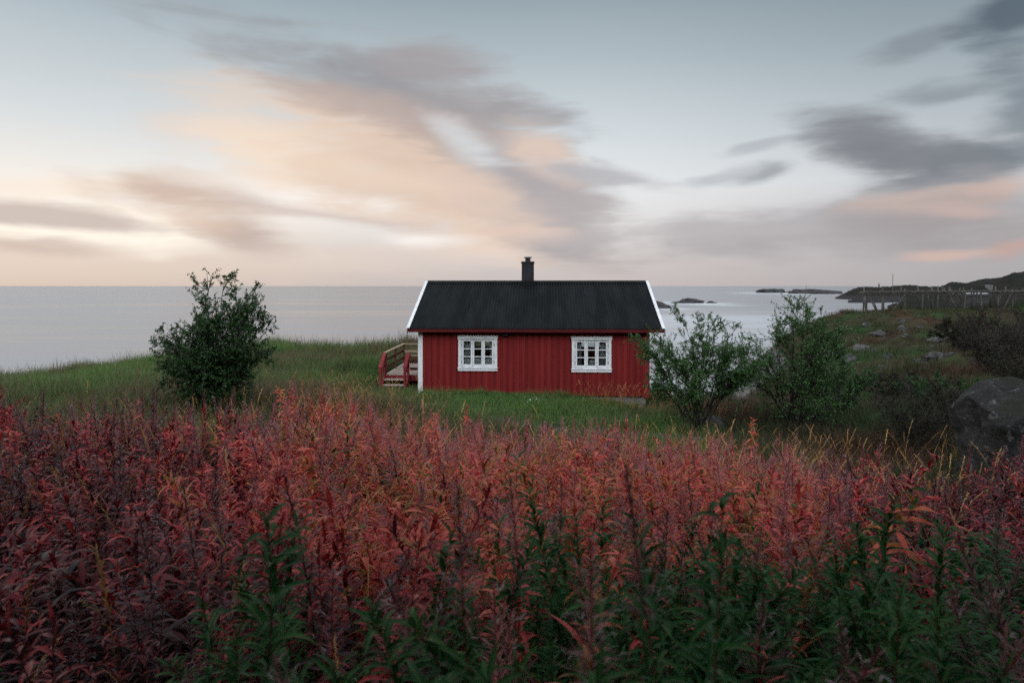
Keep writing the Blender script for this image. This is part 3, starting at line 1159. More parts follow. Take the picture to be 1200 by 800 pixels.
# chimney
cxl = -0.24
chm = MB().box(cxl - 0.225, cxl + 0.225, RY - 0.225, RY + 0.225, zr - 0.35, zr + 0.80).build('chimney', M['black'], cabin, bevel=0.01)
ft = MB()
ft.box(cxl - 0.25, cxl + 0.25, RY - 0.25, RY + 0.25, zr + 0.73, zr + 0.79)
ft.build('chimney_crown', M['black'], chm, bevel=0.006)
MB().box(cxl - 0.30, cxl + 0.30, RY - 0.30, RY + 0.30, zr - 0.1, zr + 0.075).build('chimney_flashing', M['roof'], chm)
pot = MB()
pot.tube([(cxl, RY, zr + 0.80), (cxl, RY, zr + 0.90)], 0.10, 14)
pot.build('flue', M['black'], chm)
pot = MB()
pot.tube([(cxl, RY, zr + 0.905), (cxl, RY, zr + 0.93), (cxl, RY, zr + 0.96), (cxl, RY, zr + 0.985)], [0.08, 0.14, 0.15, 0.13], 16)
pot.build('rain_cap', M['steel'], chm)
# small black lamp under the eave
lm = MB()
lm.box(-0.98, -0.80, -0.13, -0.026, 1.93, 2.02)
lm.box(-0.96, -0.82, -0.15, -0.131, 1.95, 2.0)
lm.build('eave_lamp', M['black'], cabin, bevel=0.008)


def window(cx, zb_, y, s, rear=False, kind=0, WH=WH, rows=3):
    """white casement window: frame (casing) > sashes, panes, curtains"""
    fr = MB()
    o0, o1 = cx - WW / 2, cx + WW / 2
    b0, b1 = zb_ + 0.06, zb_ + 0.06 + WH
    Y = lambda a, b: sorted((y - s * a, y - s * b))
    def bx(xa, xb, ya, yb, za, zb2):
        p, q = Y(ya, yb)
        fr.box(xa, xb, p, q, za, zb2)
    c = 0.085
    bx(o0 - c, o0 + 0.005, 0.026, 0.050, b0, b1)                       # side casings
    bx(o1 - 0.005, o1 + c, 0.026, 0.050, b0, b1)
    bx(o0 - c - 0.02, o1 + c + 0.02, 0.026, 0.058, b1 - 0.004, b1 + 0.085)    # head
    bx(o0 - c - 0.035, o1 + c + 0.035, 0.026, 0.075, b1 + 0.087, b1 + 0.112)   # drip cap
    bx(o0 - c - 0.01, o1 + c + 0.01, 0.026, 0.060, b0 - 0.10, b0 - 0.02)     # apron
    bx(o0 - c - 0.025, o1 + c + 0.025, -0.02, 0.078, b0 - 0.018, b0 + 0.012)  # sill
    # reveal
    bx(o0, o0 + 0.03, -0.09, 0.024, b0, b1)
    bx(o1 - 0.03, o1, -0.09, 0.024, b0, b1)
    bx(o0, o1, -0.09, 0.024, b1 - 0.03, b1)
    bx(o0, o1, -0.09, 0.0, b0, b0 + 0.03)
    root = fr.build('window', M['white'], cabin, bevel=0.003)
    # three sashes of three lights each
    ww = (WW - 0.06) / 3
    for i in range(3):
        a = o0 + 0.03 + i * ww
        b = a + ww
        za, zb2 = b0 + 0.03, b1 - 0.03
        sm = MB()
        e = 0.005 if i == 1 else 0.014
        def sb(xa, xb, ya, yb, z0_, z1_):
            p, q = Y(ya, yb)
            sm.box(xa, xb, p, q, z0_, z1_)
        st = 0.058 if not rear else 0.04
        sb(a + 0.003, a + st, -0.03, e, za, zb2)
        sb(b - st, b - 0.003, -0.03, e, za, zb2)
        sb(a + st, b - st, -0.03, e - 0.001, zb2 - 0.05, zb2)
        sb(a + st, b - st, -0.03, e - 0.001, za, za + 0.085)
        hh = (zb2 - 0.05 - za - 0.085)
        for k in range(1, rows):
            zc = za + 0.085 + hh * k / rows
            sb(a + st, b - st, -0.025, e - 0.003, zc - 0.013, zc + 0.013)
        sm.build('sash', M['white'], root, bevel=0.002)
        g = MB()
        p, q = Y(-0.012, -0.016)
        g.box(a + st - 0.005, b - st + 0.005, p, q, za + 0.08, zb2 - 0.045)
        g.build('pane', M['glass'], root)
    for hx in (o0 + 0.018, o1 - 0.018):
        hm = MB()
        for zc in (b0 + 0.2, b1 - 0.2):
            hm = MB()
            p, q = Y(0.024, 0.034)
            hm.box(hx - 0.009, hx + 0.009, p, q, zc - 0.045, zc + 0.045)
            hm.build('hinge', M['steel'], root)

    def cloth(xa, xb, za, zb2, yy, mat, name, waves, amp=0.02):
        n = 40
        vs = []
        for z in (za, (za + zb2) / 2, zb2):
            for i in range(n + 1):
                t = i / n
                vs.append((xa + (xb - xa) * t, y + s * (yy + amp * math.sin(t * waves * 2 * math.pi) * (1.2 if z == za else 0.8)), z))
        fs = []
        for j in range(2):
            for i in range(n):
                fs.append((j * (n + 1) + i, j * (n + 1) + i + 1, (j + 1) * (n + 1) + i + 1, (j + 1) * (n + 1) + i))
        ob = mesh_obj(name, vs, fs, mat, root, smooth=True)
        sm_ = ob.modifiers.new('thick', 'SOLIDIFY')
        sm_.thickness = 0.004
    if not rear:
        if kind == 0:
            cloth(o0 - 0.02, o0 + 0.30, b0, b1, 0.14, M['curtain'], 'curtain', 4)
            cloth(o1 - 0.16, o1 + 0.04, b0, b1, 0.14, M['curtain'], 'curtain', 3)
            cloth(o0 - 0.02, o1 + 0.02, b0 + 0.05, b0 + 0.36, 0.11, M['lace'], 'half_curtain', 11, 0.012)
        else:
            cloth(o0 - 0.02, o0 + 0.24, b0, b1, 0.14, M['curtain'], 'curtain', 4)
            cloth(o1 - 0.28, o1 + 0.04, b0, b1, 0.14, M['curtain'], 'curtain', 4)
            pm = MB()
            p, q = sorted((y + s * 0.20, y + s * 0.21))
            pm.tube([(cx + 0.03, y + s * 0.2, b0 + 0.06), (cx + 0.03, y + s * 0.2, b0 + 0.12), (cx + 0.03, y + s * 0.2, b0 + 0.24), (cx + 0.03, y + s * 0.2, b0 + 0.30)],
                    [0.05, 0.09, 0.10, 0.06], 12)
            pm.build('sill_lantern', M['lace'], root, smooth=True)
    return root


window(WIN[0][0], WIN[0][1], 0.0, 1, kind=0)
window(WIN[1][0], WIN[1][1], 0.0, 1, kind=1)
window(RWIN[0][0], RWIN[0][1], HD, -1, rear=True, WH=RH_, rows=1)
window(RWIN[1][0], RWIN[1][1], HD, -1, rear=True, WH=RH_, rows=1)

# ------------------------------------------------------------------ deck by the left gable
DZ = H - 3.20
dk = empty('wooden_deck', (-3.8, 26.5, DZ), HROT * 0.5)
tag(dk, 'small raised wooden deck with red stair rails beside the cabin gable', 'deck')
dl, dr, d0, d1 = -0.76, 0.46, -1.8, 1.85     # local extents
mb = MB()
nb = 12
bw = (dr - dl) / nb
for i in range(nb):
    mb.box(dl + i * bw + 0.004, dl + (i + 1) * bw - 0.004, d0, d1, -0.028, 0.0)
mb.build('deck_boards', M['wood_pale'], dk)
mb = MB()
mb.box(dl - 0.02, dr, d0 - 0.03, d0 + 0.02, -0.23, -0.03)
mb.box(dl - 0.024, dl + 0.02, d0 + 0.022, d1 + 0.02, -0.23, -0.03)
mb.box(dl + 0.022, dr, d1 - 0.03, d1 + 0.018, -0.23, -0.03)
mb.build('skirt', M['red_deck'], dk, bevel=0.005)
RH = 0.78
posts = [(dl + 0.03, d0 + 0.05), (dl + 0.03, 0.0), (dl + 0.03, d1 - 0.05), (dr - 0.25, d1 - 0.05)]
for (x, y) in posts:
    MB().box(x - 0.035, x + 0.035, y - 0.035, y + 0.035, -0.55, RH).build('post', M['wood_brown'], dk, bevel=0.004)
MB().box(dl + 0.03 - 0.06, dl + 0.03 + 0.06, d0 - 0.02, d1 + 0.02, RH + 0.001, RH + 0.036).build('handrail', M['wood_rail'], dk, bevel=0.005)
MB().box(dl + 0.092, dr - 0.02, d1 - 0.11, d1 + 0.01, RH + 0.001, RH + 0.036).build('handrail', M['wood_rail'], dk, bevel=0.005)
for z in (0.22, 0.50):
    MB().box(dl - 0.022, dl - 0.006, d0 + 0.02, d1 - 0.02, z - 0.05, z + 0.05).build('rail_board', M['wood_brown'], dk, bevel=0.003)
    MB().box(dl + 0.07, dr - 0.02, d1 - 0.083, d1 - 0.087 + 0.0, z - 0.05, z + 0.05).build('rail_board', M['wood_rail'] if z > .4 else M['wood_brown'], dk)
# short piece of front rail between the stair and the cabin
sx_ = dl + 0.86
for z in (0.20, 0.45):
    MB().box(sx_ + 0.04, dr, d0 + 0.03, d0 + 0.05, z - 0.05, z + 0.05).build('rail_board', M['wood_brown'], dk, bevel=0.003)
MB().box(sx_ + 0.05, dr, d0 + 0.0, d0 + 0.10, RH - 0.12, RH - 0.085).build('handrail', M['wood_rail'], dk, bevel=0.004)
# stair of two treads running down towards the camera
for x in (dl + 0.0, sx_):
    mb = MB()
    mb.bar((x, d0 - 0.03, RH - 0.02), (x, d0 - 0.78, RH - 0.44), 0.13, 0.05)
    mb.build('stair_handrail', M['red_deck'], dk, bevel=0.006)
    MB().box(x - 0.04, x + 0.04, d0 - 0.80, d0 - 0.72, -0.62, RH - 0.43).build('stair_post', M['red_deck'], dk, bevel=0.005)
    MB().box(x - 0.04, x + 0.04, d0 - 0.13, d0 - 0.05, -0.5, RH - 0.06).build('stair_post', M['red_deck'], dk, bevel=0.005)
    MB().bar((x, d0 - 0.06, 0.40), (x, d0 - 0.76, 0.02), 0.025, 0.09).build('stair_rail_board', M['red_deck'], dk)
    MB().bar((x, d0 - 0.03, -0.12), (x, d0 - 0.80, -0.55), 0.05, 0.2).build('stair_stringer', M['red_deck'], dk)
for k in range(2):
    MB().box(dl + 0.04, sx_ - 0.04, d0 - 0.32 - 0.29 * k, d0 - 0.05 - 0.29 * k, -0.17 - 0.16 * k, -0.135 - 0.16 * k).build('tread', M['wood_pale'], dk)

# ------------------------------------------------------------------ gravel path in front of the cabin
pv, pf = [], []
cl = [(-0.6, 17.9), (0.6, 17.3), (2.0, 16.9), (3.4, 16.7), (4.8, 16.4), (6.2, 15.6), (7.6, 14.5)]
for k in range(60):
    t = k / 59 * (len(cl) - 1)
    i = min(int(t), len(cl) - 2)
    q = t - i
    cx_ = cl[i][0] * (1 - q) + cl[i + 1][0] * q
    cy_ = cl[i][1] * (1 - q) + cl[i + 1][1] * q
    for j in range(7):
        yy = cy_ + (j - 3) * 0.26 * (0.8 + 0.25 * math.sin(k * 0.7 + j))
        edge_ = 0.05 if j in (0, 6) else 0.0
        pv.append((cx_, yy, hz(cx_, yy) + 0.035 - edge_ + 0.01 * random.random()))
for k in range(59):
    for j in range(6):
        a = k * 7 + j
        pf.append((a, a + 7, a + 8, a + 1))
path = mesh_obj('path', pv, pf, varied('grey_gravel_path', (0.035, 0.036, 0.030), (0.075, 0.072, 0.062), (1, 1, 1), 9.0, 0.95, 0.1, 0.6, 40.0), smooth=True)
tag(path, kind='structure')


def path_dist(x, y):
    c = np.interp(np.asarray(x), [p[0] for p in cl], [p[1] for p in cl])
    return np.where((np.asarray(x) > -0.6) & (np.asarray(x) < 7.6), np.abs(np.asarray(y) - c), 9.0)


# ------------------------------------------------------------------ boulder and rocks
rock('boulder', (9.55, 11.9, H - 2.80), (1.75, 1.5, 1.36), 5, M['boulder'], 'big dark grey boulder at the right end of the red meadow', 'boulder', sub=6, rough=0.30)
HILLROCKS = [  # px, py, width px, height px, what tells it apart
    (1057, 378, 9, 4, 'pale pointed rock below the left end of the fish rack'),
    (1058, 386, 11, 6, 'pale split rock a little under the pointed one'),
    (1030, 392, 18, 5, 'long low rock slanting across the upper hillside'),
    (1079, 383, 9, 4, 'small pale rock beside the green patch under the rack'),
    (1104, 399, 22, 6, 'broad flat grey rock in brown grass near the dark thicket'),
    (1012, 408, 22, 8, 'large grey outcrop on the left flank of the hill'),
    (1026, 411, 10, 4, 'small rock on the right end of the large outcrop'),
    (995, 419, 17, 6, 'pale rounded rock below the large outcrop'),
    (975, 416, 22, 7, 'long pale slab leaning behind the tall shrub'),
    (966, 405, 9, 6, 'pale upright stone next to the tall shrub top'),
    (1098, 418, 20, 8, 'dark ledge of rock above the bare shrub'),
    (1083, 425, 22, 7, 'bright slanting slab just over the bare shrub'),
    (1152, 423, 15, 5, 'pale flat stone above the big dark boulder'),
    (1008, 442, 16, 8, 'pale wedge shaped rock in rusty grass'),
    (1020, 453, 9, 8, 'small pale block under the wedge shaped rock'),
    (1035, 435, 14, 9, 'grey rounded stone right of the wedge shaped rock'),
    (834, 499, 30, 13, 'low grey rock lying at the foot of the round shrub'),
    (1008, 541, 22, 6, 'flat grey stone at the edge of the red meadow'),
    (970, 491, 8, 6, 'small grey stone in the dark gully grass'),
    (862, 452, 40, 12, 'pale shore ledge seen between the two shrubs'),
    (884, 441, 34, 12, 'grey shore rock behind the tall shrub'),
    (905, 427, 26, 10, 'dark shore rock below the bay'),
]
for i, (px, py, wpx, hpx, lab) in enumerate(HILLROCKS):
    X, Y, Z = hit(px, py + hpx * 0.3)
    sw = wpx / F * Y * 0.60
    sh = hpx / F * Y * 0.95
    rock('rock', (X, Y + sw * 0.4, Z - sh * 0.02), (sw * random.uniform(.8, 1.15), sw * random.uniform(.6, 1.0), sh), 100 + i, M['rock'], lab, 'rock', 'rocks on the shore and hillside',
         (random.uniform(-.15, .15), random.uniform(-.25, .15), random.uniform(-.6, .6)), 4, 0.75)

for i in range(18):
    for _ in range(50):
        px, py = random.uniform(955, 1165), random.uniform(378, 470)
        if py < 372 + (1010 - px) * 0.6 or py > 478 - abs(px - 1040) * 0.25:
            continue
        X, Y, Z = hit(px, py)
        if Y > 24 and X / Y > 0.42:
            break
    sw = random.uniform(3.0, 8.0) / F * Y
    rock('rock', (X, Y, Z - 0.03), (sw, sw * random.uniform(.6, 1), sw * random.uniform(.4, .7)), 300 + i, M['rock'], 'small grey stone half sunk in the grass of the rocky hillside', 'rock',
         'small stones sunk in the hillside', (random.uniform(-.2, .2), random.uniform(-.3, .2), random.uniform(-.8, .8)), 4, 0.7)

# ------------------------------------------------------------------ fish drying rack on the hill
fr_root = empty('fish_rack', (40.4, 78.0, H - 3.0))
tag(fr_root, 'long grey fish drying rack of weathered poles standing on the hilltop', 'rack')
fr = fr_root
FZ = 2.25
rows = [0.0, 2.6, 5.2, 7.8]
xs_ = [0, 2.0, 4.4, 6.4, 8.0, 9.8, 11.6, 13.4, 15.2, 17.0, 19.0, 21.0, 23.0, 25.0]
rg = random.Random(9)
for ri, ry in enumerate(rows):
    for x in xs_:
        x2 = x + rg.uniform(-.3, .3) + ry * 0.53
        zg = hz(40.4 + x2, 78 + ry) - (H - 3.0) - 0.3
        b = MB()
        top = FZ + (rg.uniform(0.1, 0.9) if rg.random() < 0.7 else 0.05)
        b.tube([(x2 + rg.uniform(-.15, .15), ry, zg), (x2 + rg.uniform(-.05, .05), ry, top)], [0.10, 0.075], 6)
        b.build('post', M['wood_grey'], fr, smooth=True)
for (xa, xb, ry) in ((0.1, 1.5, 0), (4.6, 2.6, 0), (9.4, 10.6, 0), (16.6, 15.4, 0), (0.4, 1.6, 3.2), (22, 23, 0)):
    zg = hz(40.4 + xb, 78 + ry) - (H - 3.0) - 0.2
    MB().tube([(xb + ry * .53, ry - .12, zg), (xa + ry * .53, ry - .12, FZ)], 0.07, 6).build('brace', M['wood_grey'], fr, smooth=True)
for ry in rows:
    MB().tube([(-0.8 + ry * .53, ry - .1, FZ - 0.05), (12.5 + ry * .53, ry - .1, FZ + .05), (27 + ry * .53, ry - .1, FZ)], 0.09, 6).build('beam', M['wood_grey'], fr, smooth=True)
    MB().tube([(-0.5 + ry * .53, ry + .1, FZ - 0.32), (12.5 + ry * .53, ry + .1, FZ - .3), (27 + ry * .53, ry + .1, FZ - .28)], 0.06, 6).build('beam', M['wood_grey'], fr, smooth=True)
for k in range(62):
    x = -0.5 + k * 0.44 + rg.uniform(-.1, .1)
    z = FZ + 0.11 + rg.uniform(0, .08)
    MB().tube([(x, -0.9 + rg.uniform(-.3, .3), z), (x + 4.9 + rg.uniform(-.2, .2), 8.6 + rg.uniform(-.3, .3), z + rg.uniform(-.05, .1))], 0.05, 5).build('pole', M['wood_grey'], fr, smooth=True)
mst = MB()
mst.tube([(0, 0, -4), (0, 0, 4.9)], [0.06, 0.03], 8)
o = mst.build('flagpole', M['wood_grey'], smooth=True)
o.location = (46.3, 83.0, H - 3.4)
tag(o, 'thin bare pole rising above the fish rack', 'pole')
X, Y, Z = 0.5375 * 560, 560, H + 0.2
o = MB().tube([(0, 0, -3), (0, 0, 0.5), (0, 0, 2.6)], [0.6, 0.6, 0.35], 8).build('beacon', M['wood_grey'])
o.location = (X, Y, Z - 0.8)
tag(o, 'tiny beacon post on the far headland skyline', 'beacon')
# far buildings on the hill
b1_ = empty('shed', ((1144 - 600) / F * 200, 200, H - 3.6))
tag(b1_, 'long low shed with pale roof behind the fish rack', 'shed')
MB().box(-4.0, 4.0, 0, 5, -1.5, 0.9).build('wall', varied('tarred_shed_wall', (0.02, 0.02, 0.02), (0.035, 0.033, 0.03)), b1_)
s_ = MB()
s_.add([(-4.3, -0.4, 0.8), (4.3, -0.4, 0.8), (4.3, 2.5, 1.9), (-4.3, 2.5, 1.9), (-4.3, 5.4, 0.8), (4.3, 5.4, 0.8)], [(0, 1, 2, 3), (3, 2, 5, 4)])
pr = s_.build('roof', varied('pale_roof', (0.30, 0.31, 0.32), (0.38, 0.38, 0.39)), b1_)
pr.modifiers.new('thick', 'SOLIDIFY').thickness = 0.08
b2_ = empty('house', ((1159 - 600) / F * 300, 300, H + 0.9))
tag(b2_, 'tiny pale house high on the far right hill', 'house')
MB().box(-0.9, 0.9, -1.2, 1.2, -2.5, -0.1).build('wall', varied('pale_house_wall', (0.11, 0.11, 0.11), (0.15, 0.15, 0.15)), b2_)
s_ = MB()
s_.add([(-1.1, -1.4, -0.15), (1.1, -1.4, -0.15), (1.1, 0, 0.6), (-1.1, 0, 0.6), (-1.1, 1.4, -0.15), (1.1, 1.4, -0.15)], [(0, 1, 2, 3), (3, 2, 5, 4)])
pr = s_.build('roof', M['roof'], b2_)
pr.modifiers.new('thick', 'SOLIDIFY').thickness = 0.1


# ------------------------------------------------------------------ shrubs
def leaf_quads(P, D, N, L, W, bend=0.15):
    """folded diamond leaves. P base, D direction, N normal, arrays"""
    S = np.cross(D, N)
    S /= np.linalg.norm(S, axis=1, keepdims=True) + 1e-9
    L = L[:, None]
    W = W[:, None]
    a = P
    m1 = P + D * L * 0.45 + S * W * 0.5 + N * L * 0.06
    m2 = P + D * L * 0.45 - S * W * 0.5 + N * L * 0.06
    c = P + D * L * 0.5 - N * L * 0.02
    t = P + D * L - N * L * bend
    n = len(P)
    V_ = np.stack([a, m1, c, m2, t], 1).reshape(-1, 3)
    b = np.arange(n)[:, None] * 5
    Fc = np.concatenate([b + np.array([[0, 1, 2]]), b + np.array([[1, 4, 2]]), b + np.array([[0, 2, 3]]), b + np.array([[2, 4, 3]])], 0)
    return V_, Fc


def unit(v):
    return v / (np.linalg.norm(v, axis=-1, keepdims=True) + 1e-9)


def shrub(name, base, h, wd, label, seed, leaf_mat_, stems=9, leaf=0.07, per_twig=9, lean=(0, 0), spread=1.0, twigs=5, subs=7, low=0.35, bare=0.0,
          tops=None, cat='shrub', group=None, up=0.5):
    rg = np.random.default_rng(seed)
    root = empty(name, base)
    tag(root, label, cat, group)
    wood = MB()
    LP, LD = [], []
    per_twig = int(per_twig * 1.6)
    twigs = twigs + 3
    subs = subs + 4
    leaf = leaf * 0.85
    for s in range(stems):
        if tops and s < len(tops):
            tx, ty, tz = tops[s]
        else:
            a = 2 * math.pi * (s + rg.uniform(-.3, .3)) / stems
            r = wd * 0.5 * spread * math.sqrt(rg.uniform(0.15, 1.0))
            tx = r * math.cos(a)
            ty = r * math.sin(a) * 0.9
            tz = h * rg.uniform(0.62, 1.0) * (1 - 0.30 * (r / (wd * 0.5)) ** 2)
        b0 = np.array([rg.normal(0, 0.10 * wd / 2.8), rg.normal(0, 0.10 * wd / 2.8), -0.15])
        t0 = np.array([tx + lean[0], ty + lean[1], tz])
        n = 9
        pts = []
        bow = rg.normal(0, 0.06, 3) * h
        for i in range(n):
            q = i / (n - 1)
            p = b0 * (1 - q) + t0 * q
            hor = q ** (1.0 + up) if True else q
            p[0] = b0[0] + (t0[0] - b0[0]) * hor
            p[1] = b0[1] + (t0[1] - b0[1]) * hor
            p += bow * math.sin(math.pi * q) * 0.6 + rg.normal(0, 0.012, 3) * h * q
            pts.append(p)
        r0 = 0.011 * h * rg.uniform(0.7, 1.1)
        wood.tube(pts, [r0 * (1 - 0.85 * i / (n - 1)) for i in range(n)], 5)
        for k in range(subs):
            q = rg.uniform(low, 0.98)
            fi = q * (n - 1)
            i = min(int(fi), n - 2)
            p = pts[i] + (pts[i + 1] - pts[i]) * (fi - i)
            d = unit(pts[i + 1] - pts[i])
            outd = unit(np.array([p[0] - lean[0] * q, p[1] - lean[1] * q, 0]) + rg.normal(0, 0.35, 3) * wd * 0.3)
            d = unit(d * 0.5 + outd * rg.uniform(0.3, 1.1) + np.array([0, 0, 0.15]) + rg.normal(0, 0.4, 3))
            L = h * rg.uniform(0.14, 0.27) * (1.15 - 0.6 * q)
            sp = [p]
            for j in range(4):
                d = unit(d + rg.normal(0, 0.15, 3) + np.array([0, 0, 0.10]))
                sp.append(sp[-1] + d * L / 4)
            wood.tube(sp, [r0 * 0.34, r0 * 0.28, r0 * 0.22, r0 * 0.16, r0 * 0.1], 4, False)
            for tw in range(twigs):
                j = rg.integers(1, 5)
                p2 = sp[j]
                d2 = unit(unit(sp[j] - sp[j - 1]) + rg.normal(0, 0.85, 3) + np.array([0, 0, 0.25]))
                L2 = L * rg.uniform(0.35, 0.75)
                tp = [p2, p2 + d2 * L2 * 0.5 + rg.normal(0, .01, 3), p2 + d2 * L2]
                wood.tube(tp, [r0 * 0.14, r0 * 0.11, r0 * 0.07], 3, False)
                if rg.random() < bare:
                    continue
                for m_ in range(per_twig):
                    f = rg.uniform(0.15, 1.05)
                    LP.append(p2 + d2 * L2 * f + rg.normal(0, 0.012, 3))
                    LD.append(d2 * 0.7 + rg.normal(0, 0.65, 3) + np.array([0, 0, 0.1]))
    wood.build('branches', M['bark'], root, smooth=True)
    if LP:
        P = np.array(LP)
        D = unit(np.array(LD))
        N = unit(np.array([0, 0, 1.0]) + rg.normal(0, 0.55, P.shape))
        N = unit(N - D * (N * D).sum(1, keepdims=True))
        Ls = leaf * rg.uniform(0.65, 1.2, len(P))
        V_, Fc = leaf_quads(P, D, N, Ls, Ls * rg.uniform(0.38, 0.55, len(P)))
        rn = np.repeat(rg.uniform(0, 1, len(P)), 5)
        mesh_obj('leaves', V_, Fc, leaf_mat_, root, smooth=False, attrs={'rnd': rn, 'hgt': np.repeat(P[:, 2] / h, 5)})
    return root


lf_dark = leaf_mat('dark_shrub_leaf', [(0.0, (0.014, 0.040, 0.013)), (0.5, (0.028, 0.074, 0.020)), (0.85, (0.055, 0.125, 0.034)), (1.0, (0.06, 0.05, 0.02))],
                   0.9, 0.0, 0.25, 0.5, 0.3, False, 0.5)
lf_mid = leaf_mat('willow_leaf', [(0.0, (0.024, 0.066, 0.018)), (0.5, (0.048, 0.122, 0.030)), (0.9, (0.095, 0.190, 0.052)), (1.0, (0.09, 0.08, 0.03))],
                  0.9, 0.0, 0.3, 0.5, 0.35, False, 0.5)
lf_dull = leaf_mat('dull_thicket_leaf', [(0.0, (0.016, 0.020, 0.012)), (0.5, (0.026, 0.030, 0.016)), (1.0, (0.045, 0.028, 0.022))], 0.9, 0.0, 0.2, 0.6, 0.2, False, 0.5)
lf_brown = leaf_mat('brown_thicket_leaf', [(0.0, (0.020, 0.018, 0.014)), (0.5, (0.034, 0.024, 0.022)), (1.0, (0.058, 0.036, 0.032))], 0.9, 0.0, 0.2, 0.6, 0.2, False, 0.5)


def on(px, Y):
    x = (px - 600) / F * Y
    return (x, Y, hz(x, Y))


shrub('shrub', on(254, 16.0), 3.05, 2.7, 'dense dark green shrub standing alone on the left grass slope', 21, lf_dark, stems=24, leaf=0.085, per_twig=9, subs=10, low=0.08,
      tops=[(-0.25, 0, 3.15), (0.1, .2, 2.9), (0.95, 0, 2.3), (-1.05, 0.1, 1.75), (0.65, -.3, 2.5), (1.0, .3, 2.0), (-.85, -.4, 1.6), (-0.1, -.6, 2.6), (0.5, .6, 2.7), (-.6, .5, 2.1), (-.9, -.3, 1.0), (.9, -.4, 1.1), (1.2, 0, 1.4), (.2, -.9, 1.4), (-.4, -.8, 1.2), (-1.2, .3, 1.3)])
shrub('shrub', on(818, 18.0), 2.95, 2.9, 'airy round shrub on thin stems touching the right end of the cabin', 22, lf_mid, stems=20, leaf=0.084, per_twig=7, subs=8, low=0.44, lean=(0.02, 0),
      tops=[(-1.55, .4, 2.35), (-1.25, 0, 2.0), (-0.9, 0, 2.5), (-0.3, .2, 2.85), (0.05, 0, 3.0), (.4, -.3, 2.75), (0.8, .2, 2.55), (1.25, 0, 2.1), (1.45, -.3, 1.75), (-1.3, -.4, 1.4), (.1, -.7, 2.4)])
shrub('shrub', on(930, 19.0), 3.5, 3.0, 'tall ragged shrub with one high sprig right of the round shrub', 23, lf_mid, stems=17, leaf=0.084, per_twig=7, subs=9, low=0.22,
      tops=[(.22, 0, 4.05), (0.12, .1, 3.5), (-.45, 0, 2.75), (-1.05, .1, 2.45), (-1.35, 0, 2.2), (.55, 0, 2.75), (1.0, .2, 2.3), (1.3, 0, 1.6), (-.8, -.4, 1.8), (.3, -.6, 2.6), (1.2, -.5, 1.5), (.5, .4, 3.1), (-.2, .3, 3.0), (.85, -.2, 2.6)])
shrub('shrub', on(985, 20.5), 2.0, 2.4, 'low dark leafy bush filling the gully under the rocky hill', 24, lf_dark, stems=11, leaf=0.08, per_twig=8, subs=7, low=0.2)
shrub('shrub', on(1078, 15.5), 2.5, 1.9, 'half bare dark shrub with upright stems left of the boulder', 25, lf_dull, stems=13, leaf=0.07, per_twig=5, subs=7, low=0.3, bare=0.35, up=0.25)
shrub('shrub', on(1122, 17.0), 1.9, 1.7, 'low dark leafy bush tucked against the left side of the boulder', 26, lf_dull, stems=10, leaf=0.07, per_twig=7, subs=7, low=0.25)
shrub('shrub', on(1165, 27.0), 2.95, 3.2, 'brown purple twiggy thicket above the boulder in front of the rack', 27, lf_brown, stems=20, leaf=0.085, per_twig=5, subs=9, low=0.2, bare=0.3)
shrub('shrub', on(1215, 30.0), 3.3, 4.0, 'dark thicket at the right edge of the hillside', 28, lf_dull, stems=20, leaf=0.10, per_twig=6, subs=9, low=0.2, bare=0.2)
shrub('shrub', on(1130, 40.0), 2.4, 4.0, 'dark green bush in front of the rack, left of the thicket', 29, lf_dull, stems=16, leaf=0.11, per_twig=7, subs=8, low=0.15)
shrub('shrub', on(1196, 21.0), 2.4, 3.2, 'dark leafy bush rising behind the top of the boulder', 31, lf_dull, stems=16, leaf=0.085, per_twig=6, subs=8, low=0.2, bare=0.2)
shrub('shrub', on(1102, 21.0), 1.5, 2.6, 'low spreading dark bush behind the half bare shrub', 32, lf_dark, stems=13, leaf=0.08, per_twig=7, subs=7, low=0.15)
shrub('shrub', on(1048, 24.0), 1.3, 2.4, 'small dark bush among the stones right of the gully', 33, lf_dull, stems=11, leaf=0.08, per_twig=6, subs=7, low=0.15)
shrub('shrub', on(772, 23.2), 0.85, 0.8, 'small leafy seedling bush at the right corner of the cabin', 30, lf_mid, stems=7, leaf=0.07, per_twig=6, subs=4, low=0.2)


# ------------------------------------------------------------------ plants of the meadow
class LeafSet:
    def __init__(self):
        self.v = []
        self.f = []
        self.rnd = []
        self.hgt = []
        self.mid = []
        self.mi = []
        self.n = 0

    def add(self, V_, F_, rnd, hgt, mi=0, mid=False):
        self.v.append(np.asarray(V_, float))
        for f in F_:
            self.f.append(tuple(int(i) + self.n for i in f))
            self.mi.append(mi)
        self.rnd += [rnd] * len(V_)
        self.hgt += [hgt] * len(V_)
        self.mid += ([0.0, 1.0, 0.0] * (len(V_) // 3)) if mid else [0.0] * len(V_)
        self.n += len(V_)

    def build(self, name, mats, link=False, parent=None):
        return mesh_obj(name, np.concatenate(self.v), self.f, smooth=True, link=link, parent=parent, mats=mats, midx=self.mi,
                        attrs={'rnd': self.rnd, 'hgt': self.hgt, 'mid': self.mid})


